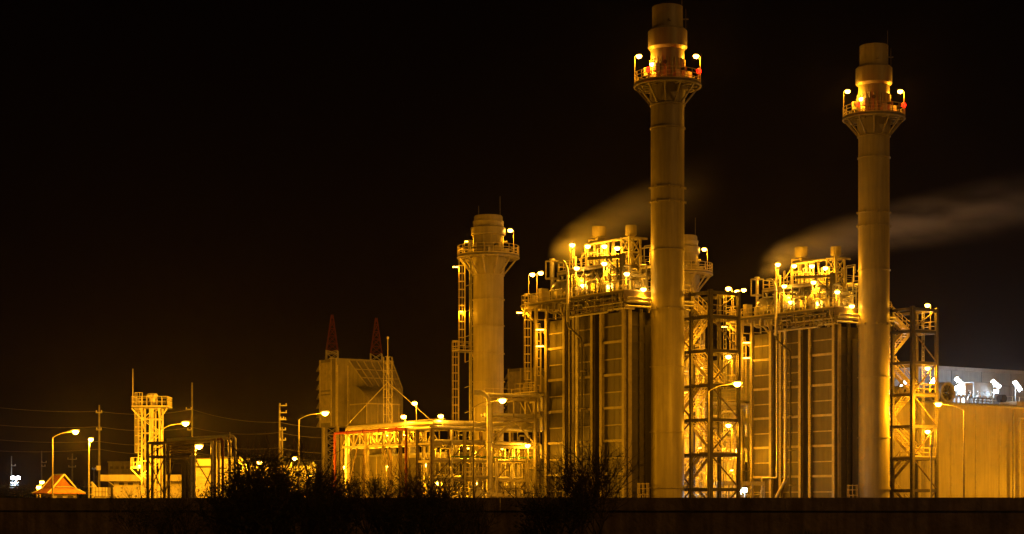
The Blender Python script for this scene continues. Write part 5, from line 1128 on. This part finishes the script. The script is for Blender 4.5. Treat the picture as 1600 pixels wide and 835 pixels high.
def small_rack():
    D = 188; t = thing('small_pipe_rack', 'dark steel pipe rack with bent silver pipes at the left', 'pipe rack', WF, (X(300,D),D,0))
    xs = [X(p,D) for p in (231,257,336)]
    for i, x in enumerate(xs):
        for dy in (0, 2.4):
            g = MB(); g.bar((x,D+dy,0),(x,D+dy,Z(691,D)),.26); g.build('column', M['rust'] if i < 2 else M['steel'], t)
    g = MB()
    for dy in (0,2.4):
        g.bar((X(229,D),D+dy,Z(693,D)),(X(338,D),D+dy,Z(688,D)),.18,.26); g.bar((X(232,D),D+dy,Z(714,D)),(X(338,D),D+dy,Z(713,D)),.16,.24)
    g.build('beams', M['rust'], t)
    g = MB()
    for a, b, z0, z1 in ((231,257,774,716),(257,231,774,716),(257,272,774,720),(306,336,720,768),(336,320,720,760),(231,257,712,696)): g.bar((X(a,D),D,Z(z0,D)),(X(b,D),D,Z(z1,D)),.1)
    g.build('braces', M['rust'], t)
    g = MB(); x0, x1 = X(262,D), X(360,D); zt = Z(685,D); g.tube([(x0,D-.4,Z(688,D)),(x1,D-.4,Z(681.5,D)),(x1+.25,D-.4,Z(682,D)),(x1+.5,D-.4,Z(686,D)),(x1+.52,D-.4,Z(692,D)),(x1+.52,D-.4,0)], .14, 12); g.build('bent_pipe', M['lag'], t, True)
    g = MB(); g.tube([(x0+1,D+.4,Z(690,D)),(X(347,D),D+.4,Z(684,D)),(X(355,D),D+.4,Z(685,D)),(X(358,D),D+.4,Z(690,D)),(X(358,D),D+.4,0)], .16, 12); g.build('bent_pipe', M['lag'], t, True)
    g = MB(); g.tube([(X(361,D),D-.9,Z(676,D)),(X(361,D),D-.9,Z(681,D))],.05,6); g.build('vent_stub', M['lag'], t)
    g = MB()
    for k, y in enumerate((695,699,703,707,717,721)): g.tube([(X(262,D),D+.3+.35*k,Z(y,D)),(X(303,D),D+.3+.35*k,Z(y-1,D))], .11, 8)
    g.build('rack_pipes', M['rust'], t, True)
    for k, (p, r, m) in enumerate(((288,.24,'dark'),(294,.22,'dark'),(299,.2,'lag'),(304,.17,'lag'),(332,.14,'lag'))):
        g = MB(); x = X(p,D); g.tube([(x-1.1,D-.2,Z(721,D)),(x-.25,D-.2,Z(721,D)),(x,D-.2,Z(725,D)),(x,D-.2,0)] if k < 2 else [(x,D-.2,Z(712 if k < 4 else 690,D)),(x,D-.2,0)], r, 12); g.build('riser', M[m], t, True)
    r_ = thing('fire_pipe', 'red pipe bending down at the end of the small pipe rack', 'pipe', WF, (X(350,D),D,0))
    g = MB(); xr = X(350,D); g.tube([(X(341,D),D-.8,Z(687,D)),(xr-.15,D-.8,Z(686.5,D)),(xr,D-.8,Z(689,D)),(xr,D-.8,0)], .14, 10); g.build('pipe', M['red'], r_, True)
    x, y, z = P(311,697,D+10); p = thing('yard_floodlight', 'brightest lamp, on a post before the small left pipe rack', 'lamp', WF, (x-.5,y,0))
    g = MB(); g.tube([(x-.4,y,0),(x-.4,y,z)], .08, 8); g.build('pole', M['galv'], p, True); head(p, x, y, z, 1, 0, .9); bulb(p, (x,y,z-.4), 2600)
small_rack()

def left_buildings():
    D = 234
    t = thing('control_building', 'low flat building with a pale fascia band behind the pale lattice tower', 'building', WF, (X(230,D),D,0))
    x0, x1 = X(157,D), X(300,D)
    g = MB(); g.box(X(174,D),x1,D+1.5,D+12,0,Z(750,D)); g.build('wall', M['white'], t)
    g = MB(); g.box(x0,x1,D,D+13,Z(752,D),Z(742,D)); g.build('fascia', M['white'], t)
    g = MB(); g.box(X(174,D),X(229,D),D+.9,D+1.498,0,Z(761,D)); g.build('base_wall', M['white'], t)
    g = MB(); [g.box(X(p,D),X(p+2,D),D+.5,D+.898,Z(763,D),Z(760,D)) for p in (187,210)]; g.build('wall_fittings', M['galv'], t)
    g = MB(); g.bar((X(168,D),D+.2,Z(752,D)),(X(174,D),D+1.4,Z(759,D)),.12); g.build('canopy_brace', M['white'], t)
    for p in (182,196,214):
        g = MB(); g.box(X(p,D),X(p+8,D),D+1.46,D+1.498,Z(758,D),Z(754,D)); g.build('window', M['dark'], t)
    D = 212; t = thing('shutter_building', 'brightly lit building with a roller shutter behind the small rack', 'building', WF, (X(330,D),D,0))
    g = MB(); g.box(X(300,D),X(372,D),D,D+9,0,Z(717,D)); g.build('wall', M['white'], t)
    g = MB(); z = .3
    x0, x1 = X(306,D), X(334,D)
    while z < Z(731,D): g.tube([(x0,D-.06,z),(x1,D-.06,z)], .07, 6); z += .15
    g.build('roller_shutter', M['white'], t, True)
    g = MB(); g.box(x0-.15,x1+.15,D-.2,D-.002,Z(731,D),Z(728,D)); g.box(X(300,D)-.1,X(372,D)+.1,D-.1,D+9,Z(717,D),Z(714,D)); g.build('trim', M['casing'], t)
    D = 275; t = thing('grey_block', 'dim flat-roofed grey block farther behind the fascia building', 'building', WF, (X(192,D),D,0))
    g = MB(); g.box(X(169,D),X(216,D),D,D+9,0,Z(723,D)); g.build('wall', M['conc'], t)
    g = MB(); g.box(X(168,D),X(217,D),D-.2,D+9.2,Z(723,D),Z(721,D)); g.build('roof', M['conc'], t)
    for k in range(5): g = MB(); g.box(X(172+k*8.5,D),X(177+k*8.5,D),D-.05,D-.002,Z(733,D),Z(729,D)); g.build('window', M['dark'], t)
    D = 233; t = thing('kiosk', 'small panelled yellow-lit kiosk at the left of the fascia building', 'kiosk', WF, (X(162,D),D-1,0))
    g = MB(); g.box(X(152,D),X(173,D),D-2,D,Z(776,D),Z(762,D)); g.box(X(153,D),X(172,D),D-1.8,D-.2,0,Z(776,D)); g.build('body', M['white'], t)
    g = MB(); [g.box(X(p,D)-.03,X(p,D)+.03,D-2.03,D-2.002,Z(776,D),Z(762,D)) for p in (155,160,165,170)]; g.box(X(152,D),X(173,D),D-2.03,D-2.002,Z(769.3,D),Z(768.7,D)); g.build('panel_joints', M['casing'], t)
    x = X(148,D); t = thing('vent_pipes', 'cluster of short bent vent pipes beside the small kiosk', 'pipes', WF, (x,D-1,0))
    g = MB(); g.tube([(x,D-1,0),(x,D-1,Z(756,D)),(x-.2,D-1,Z(754,D))], .16, 8); g.tube([(x+.35,D-1,0),(x+.35,D-1,Z(760,D)),(x-.1,D-1,Z(755,D))], .1, 8); [g.lathe((x,D-1,Z(q,D)),[(.1,0),(.35,.03),(.35,.15),(.1,.18)],10) for q in (774,762)]; g.build('pipes', M['white'], t, True)
    D = 226; t = thing('pump_house', 'white pump house mostly hidden by the big dark tree', 'building', WF, (X(460,D),D,0))
    g = MB(); g.box(X(376,D),X(481,D),D,D+9,0,Z(728,D)); g.build('wall', M['white'], t)
    g = MB(); g._add([(X(374,D),D-.3,Z(728,D)),(X(484,D),D-.3,Z(728,D)),(X(484,D),D+4.5,Z(720,D)),(X(374,D),D+4.5,Z(720,D)),(X(374,D),D+9.3,Z(728,D)),(X(484,D),D+9.3,Z(728,D))],[(0,1,2,3),(3,2,5,4),(0,3,4),(1,5,2),(0,4,5,1)]); g.build('roof', M['roofm'], t)
    g = MB(); g.box(X(440,D),X(452,D),D-.05,D-.002,0,Z(744,D)); g.build('door', M['casing'], t)
    for k, (px, py) in enumerate(((400,722),(455,716),(478,742))):
        x, y, z = P(px,py,219); post_lamp(WF, (x,y,0), z, 1500, f"{('left','middle','right')[k]} yard lamp in front of the white pump house behind the tree", 'yard lamps by the pump house', 1, .3, .4)
    # storage tanks and lit gear between pump house and rack
    # pavilion
    D = 222; cx = X(92,D)
    fr = Frame(cx, D, R(36)); t = thing('pavilion', 'small pavilion with a red tiled two-tier roof and white edges', 'pavilion', fr, (0,0,0))
    zE, zM, zR = Z(771,D), Z(761.5,D), Z(742.5,D); W2, L2 = 1.95, 2.0
    g = MB(); g.box(-W2+.45,W2-.45,-L2+.45,L2-.45,0,zE+.05); g.build('wall', M['white'], t)
    g = MB(); [g.box(-W2+.42,-W2+.448,y,y+.6,zE-1.0,zE-.35) for y in (-1,.3)]; [g.box(x,x+.7,-L2+.42,-L2+.448,zE-1.0,zE-.3) for x in (-.9,.4)]; g.build('window', M['dark'], t)
    w2, l2 = 1.15, 1.3
    g = MB(); o = [(-W2-.35,-L2-.35,zE),(W2+.35,-L2-.35,zE),(W2+.35,L2+.35,zE),(-W2-.35,L2+.35,zE)]; i_ = [(-w2,-l2,zM),(w2,-l2,zM),(w2,l2,zM),(-w2,l2,zM)]
    g._add(o+i_+[(x,y,z-.08) for x,y,z in o], [(0,1,5,4),(1,2,6,5),(2,3,7,6),(3,0,4,7),(4,5,6,7),(8,11,10,9),(0,8,9,1),(1,9,10,2),(2,10,11,3),(3,11,8,0)]); g.build('lower_roof', M['tile'], t)
    g = MB(); e = 1.35
    g._add([(-e,-l2-.25,zM-.05),(e,-l2-.25,zM-.05),(0,-l2-.25,zR),(-e,l2+.25,zM-.05),(e,l2+.25,zM-.05),(0,l2+.25,zR)], [(0,2,5,3),(1,4,5,2),(0,3,4,1)])
    g._add([(-e*.8,-l2+.1,zM),(e*.8,-l2+.1,zM),(0,-l2+.1,zR-.3)],[(0,1,2)]); g.build('upper_roof', M['tile'], t)
    g = MB(); yy = -l2-.27
    g.bar((-e-.1,yy,zM-.12),(0,yy,zR+.06),.14,.16); g.bar((e+.1,yy,zM-.12),(0,yy,zR+.06),.14,.16); g.bar((-e-.1,-yy,zM-.12),(0,-yy,zR+.06),.14,.16); g.bar((e+.1,-yy,zM-.12),(0,-yy,zR+.06),.14,.16); g.bar((0,yy,zR+.06),(0,-yy,zR+.06),.12,.12)
    for p, q in zip(o, i_): g.bar(p, q, .12, .14)
    g.bar((-w2,-l2-.03,zM+.02),(w2,-l2-.03,zM+.02),.1,.08); g.build('roof_edges', M['white'], t)
    for k, (px, py, D_) in enumerate(((63,753,236),(58,761,236))):
        x, y, z = P(px,py,D_); post_lamp(WF, (x,y,0), z, 260, f"{('upper','lower')[k]} of two small lamps left of the pavilion", 'small lamps by the pavilion', 1, 0, .2)
    # white floodlight mast far left
    x, y, z = P(25,747,340); t = thing('floodlight_mast', 'far white twin floodlight with lit ladder cage at the left edge', 'floodlight', WF, (x,y,0))
    g = MB(); g.tube([(x,y,0),(x,y,z)], .12, 8); g.build('pole', M['galv'], t, True)
    g = MB()
    for q in (755,759,763,767): g.box(x-.9,x+.5,y-.5,y+.5,Z(q,340),Z(q,340)+.12)
    g.build('cage', M['white'], t)
    for s_ in (-.45,.45): g = MB(); g.lathe((x+s_,y-.3,z), [(.1,-.3),(.36,-.2),(.36,.2),(.1,.3)], 12); g.build('lens', M['white_l'], t, True)
    bulb(t, (x,y-.8,z-.5), 700, WHT)
left_buildings()

# utility poles and wires
def upole(px, ptop, D, label, arms, r=.16, side=0, box=False, group='utility poles'):
    x = X(px, D); zt = Z(ptop, D); t = thing('utility_pole', label, 'utility pole', WF, (x,D,0), group)
    g = MB(); g.tube([(x,D,0),(x,D,zt)], r, 8, True, r*.65); g.build('pole', M['conc'], t, True)
    for py, w_ in arms:
        z = Z(py, D); g = MB(); x0, x1 = (x-w_/2, x+w_/2) if side == 0 else ((x, x+w_) if side > 0 else (x-w_, x)); g.bar((x0,D-.15,z),(x1,D-.15,z),.1,.12); g.build('crossarm', M['galv'], t)
        for q in (x0+.08, x1-.08): g = MB(); g.lathe((q,D-.15,z+.05), [(.04,0),(.09,.04),(.05,.1),(.09,.16),(.04,.24)], 8); g.build('insulator', M['white'], t, True)
    if box: g = MB(); g.box(x-.25,x+.25,D-.5,D-.2,Z(735,D),Z(728,D)); g.build('meter_box', M['white'], t)
    return x, D
upole(155, 633, 240, 'tall pole behind the fascia building, left of the lattice tower', ((645,.8),(672,.7)), box=True)
upole(300, 598, 250, 'tallest pole, thin-topped, above the small pipe rack', ((640,.8),(672,.6)), side=-1)
upole(437, 630, 236, 'pole with stacked side brackets above the big dark tree', ((634,.9),(645,.9),(656,.8),(672,.8),(688,.8)), side=1)
upole(441, 668, 232, 'shorter pole standing just right of the bracket pole', ((655,.5),), .14)
upole(65, 705, 330, 'dim distant pole between the white floodlight and pavilion', ((723,.9),(729,.7)), .13, 1)
upole(18, 713, 345, 'dim distant pole beside the white floodlight mast', ((728,.8),), .13, 1)
upole(113, 709, 330, 'distant pole with two crossarms behind the pavilion', ((718,1.6),(730,1.3)), .16)
upole(147, 730, 360, 'faintest short distant pole near the tall left pole', ((733,.8),), .11)
def wire(pts, label, r=.022, sag=.5):
    g = MB(); allp = []
    for (p, q) in zip(pts, pts[1:]):
        p, q = Vector(p), Vector(q); n = 14
        for k in range(n+1):
            if allp and k == 0: continue
            u = k/n; o = p+(q-p)*u; o.z -= sag*4*u*(1-u); allp.append(tuple(o))
    g.tube(allp, r, 4); solo(g, 'power_line', M['wire'], label, 'cable', WF, allp[0], 'overhead power lines')
for k, (ya, yb, yc, yd) in enumerate(((626,643,640,660),(655,667,668,676),(678,690,690,700),(698,702,706,712))):
    nm = ('top','second','third','lowest')[k]
    wire([P(-80,ya,246),P(155,yb,240),P(300,yc,250),P(437,yd,236),P(560,yd+4,250)], f'{nm} of the four sagging wires crossing the left of the picture')

# low lit panels along the yard in front of the rack
D = 190; t = thing('yard_barrier', 'low row of pale panels and rails in front of the pipe rack', 'barrier', WF, (X(785,D),D,0))
g = MB(); g.rail([(X(740,D),D,1.9),(X(832,D),D,1.9)],1.3,1.3,.04); g.rail([(X(712,D),D+1,1.9),(X(740,D),D+1,1.9)],.9,1.3,.04); g.build('rails', M['rail'], t)
g = MB(); [g.box(X(a,D),X(b,D),D+.05,D+.15,1.9,3.05) for a, b in ((766,776),(778,786),(788,798),(806,812),(742,752))]; g.build('panels', M['white'], t)
g = MB(); g.box(X(738,D),X(834,D),D-.1,D+.4,0,1.9); g.build('plinth', M['conc'], t)

# ================================================================ FOLIAGE in front of the wall
def leafy(name, label, cat, x, y, h, spread, nbr, leaves, ls, dense, seed, lean=0., leafm='leaf', z0=.0, flat=.6, trunk_r=.05):
    rd = random.Random(seed); t = thing(name, label, cat, WF, (x,y,0)); g = MB(); tips = []
    def grow(p, d, L, r, lv):
        n = 4; pts = [p]; q = Vector(p)
        for k in range(n):
            d = (d + Vector((rd.uniform(-.28,.28), rd.uniform(-.28,.28), rd.uniform(-.1,.2)))).normalized(); q = q + d*(L/n); pts.append(q.copy())
            if lv > 0 and k >= 1: 
                for _ in range(2 if lv > 1 else 1):
                    dd = (d + Vector((rd.uniform(-1,1), rd.uniform(-.9,.9), rd.uniform(-.25,.6)))).normalized(); grow(q.copy(), dd, L*rd.uniform(.5,.72), r*.55, lv-1)
            if lv <= 1: tips.append((q.copy(), d.copy()))
        g.tube(pts, r, 5, True, r*.45)
    for k in range(nbr):
        a = rd.uniform(0, 2*math.pi); s_ = rd.uniform(.15,1)*spread
        grow(Vector((x+rd.uniform(-.15,.15)*spread, y+rd.uniform(-.1,.1), z0)), Vector((math.cos(a)*s_+lean, math.sin(a)*s_*.7, 1.0)).normalized(), h*rd.uniform(.45,.66), trunk_r*rd.uniform(.6,1.1), 3)
    g.build('branches', M['bark'], t, True)
    m = MB(); vs_ = []; fs = []
    for k in range(leaves):
        p, d = rd.choice(tips); rr = dense; q = p + Vector((rd.gauss(0,rr), rd.gauss(0,rr), rd.gauss(0,rr*.6)))
        if q.z > h*1.04: continue
        a = rd.uniform(0, 2*math.pi); u = Vector((math.cos(a), math.sin(a), rd.uniform(-.5,.4))).normalized(); v = u.cross(Vector((rd.uniform(-.5,.5), rd.uniform(-.5,.5), 1))).normalized()
        L, W_ = ls*rd.uniform(.7,1.4), ls*rd.uniform(.22,.4); i = len(vs_)
        vs_ += [q, q+u*L*.5+v*W_, q+u*L, q+u*L*.5-v*W_]; fs.append((i,i+1,i+2,i+3))
    m._add(vs_, fs); m.build('foliage', M[leafm], t); return t
BY = 52
def bx_(px, D=BY): return X(px, D)
leafy('tree', 'big dark leafy tree standing before the wall at left centre', 'tree', bx_(408), BY, 3.0, .5, 9, 12000, .085, .12, 1, trunk_r=.07)
leafy('tree', 'dark leafy tree overlapping the right side of the biggest tree', 'tree', bx_(458), BY+1.5, 2.6, .45, 6, 6000, .085, .12, 2, trunk_r=.06)
leafy('tree', 'rounded leafy tree at the left flank of the biggest tree', 'tree', bx_(378), BY+1, 2.3, .4, 5, 3600, .08, .11, 3, trunk_r=.06)
leafy('bush', 'thin twiggy bush right of the big dark tree', 'bush', bx_(525), BY+1, 2.6, .6, 6, 1200, .07, .08, 4, trunk_r=.035)
leafy('bush', 'wide sparse bush before the middle of the pipe rack', 'bush', bx_(605), BY, 2.6, .9, 8, 1500, .07, .09, 5, trunk_r=.035)
leafy('bush', 'bare-branched bush before the red pipe and rack column', 'bush', bx_(665), BY+.6, 2.9, .65, 7, 1200, .07, .09, 6, trunk_r=.035)
leafy('bush', 'low bush left of the hooked riser foot', 'bush', bx_(735), BY+.4, 2.25, .8, 5, 700, .07, .09, 8, trunk_r=.03)
leafy('tree', 'feathery small tree in front of the left boiler casing', 'tree', bx_(895), BY, 3.1, .45, 4, 1300, .085, .09, 9, leafm='leaf2', trunk_r=.045)
leafy('tree', 'feathery tree right of the other feathery one, thinner', 'tree', bx_(940), BY+.8, 2.95, .4, 3, 700, .085, .08, 10, leafm='leaf2', trunk_r=.035)
leafy('bush', 'dense dark bush at the foot of the feathery tree', 'bush', bx_(862), BY, 2.15, .7, 6, 3500, .08, .12, 12, trunk_r=.03)
leafy('bush', 'small low bush at the base of the lattice tower view', 'bush', bx_(212), BY+2, 2.35, 1.0, 5, 1100, .08, .09, 13, trunk_r=.022)
leafy('bush', 'dark low bush linking the big tree and the twiggy bush', 'bush', bx_(490), BY-.4, 2.15, .6, 5, 1900, .08, .12, 14, trunk_r=.03)
leafy('bush', 'dark low bush under the red pipe column', 'bush', bx_(640), BY-.6, 2.05, .8, 6, 2000, .08, .12, 15, trunk_r=.03)
leafy('bush', 'tiny sprout of a bush behind the second rack column', 'bush', bx_(267), BY+2, 2.2, .8, 4, 500, .07, .08, 16, trunk_r=.02)

# weeds along the foot of the wall and verge
rd = random.Random(99); m = MB(); vs_ = []; fs = []
for k in range(26000):
    x = rd.uniform(-17, 17); y = rd.uniform(44, 58); c = .5+.5*math.sin(x*1.3)*math.sin(x*.37+1.7)+.3*math.sin(x*3.1)
    h = .5+.35*c+rd.uniform(0,.28)
    if x > 8: h *= .93
    a = rd.uniform(0, 2*math.pi); w_ = rd.uniform(.01,.03); dx, dy = math.cos(a)*w_, math.sin(a)*w_; lx, ly = rd.uniform(-.25,.25), rd.uniform(-.25,.25)
    i = len(vs_); vs_ += [(x-dx,y-dy,0),(x+dx,y+dy,0),(x+lx*.4+dx*.8,y+ly*.4+dy*.8,h*.6),(x+lx*.4-dx*.8,y+ly*.4-dy*.8,h*.6),(x+lx,y+ly,h)]
    fs += [(i,i+1,i+2,i+3),(i+3,i+2,i+4)]
m._add(vs_, fs); o = m.build('weeds', M['leaf']); tag(o, 'dark weeds and tall grass along the foot of the wall', 'weeds', None, 'stuff')

# dim trees beyond the plant at far left
for k, (px, D, h, s_) in enumerate(((8,300,4.6,.9),(38,310,4.2,.8),(48,296,3.6,.9),(72,330,4.4,.8),(128,350,5,.8),(112,340,4.2,.8))):
    leafy('distant_tree', ('dim tree at the left edge, left of the white floodlight','dim tree just behind the white floodlight mast','small dim tree by the two little lamps','dim tree behind the left eave of the pavilion','dim tree behind the short straight post lamp','dim tree behind the right eave of the pavilion')[k], 'tree', X(px,D), D, h, s_, 7, 3200, .35, .5, 40+k, trunk_r=.12)

# ================================================================ STEAM
S1 = U1.w((-2.6, A(874,-2.6), 0)); steam('steam', 'steam blowing right from the roof of the nearer unit past its stack', WF, (S1.x-.4, S1.y, Z(405,S1.y)), 21, 9.5, 2.0, 4.8, 3.0, 2.4, R(4), 3.0, .8)
S2 = U2.w((-2.6, A(1200,-2.6,U2), 0)); steam('steam', 'long steam streak blowing right behind the farther stack', WF, (S2.x-.4, S2.y+.5, Z(428,S2.y)), 46, 11.0, 2.0, 5.4, 1.7, 1.6, R(3), 9.0, .62)

# ================================================================ HAZE
hz_ = MB(); hz_.box(-700, 700, -30, 900, -1.2, 75)
hm = bpy.data.materials.new('haze_air'); hm.use_nodes = True; hn = hm.node_tree.nodes; hn.remove(hn['Principled BSDF'])
hv = hn.new('ShaderNodeVolumePrincipled'); hv.inputs['Color'].default_value = (.9,.9,.9,1); hv.inputs['Density'].default_value = .00004; hv.inputs['Anisotropy'].default_value = .92
hm.node_tree.links.new(hv.outputs[0], hn['Material Output'].inputs['Volume'])
ho = hz_.build('haze', hm); tag(ho, 'thin night haze glowing around the lamps', 'haze', None, 'stuff')

for o_ in bpy.data.objects:
    if 'label' in o_ and len(o_['label'].split()) > 16: print('LONG', len(o_['label'].split()), o_.name, o_['label'])
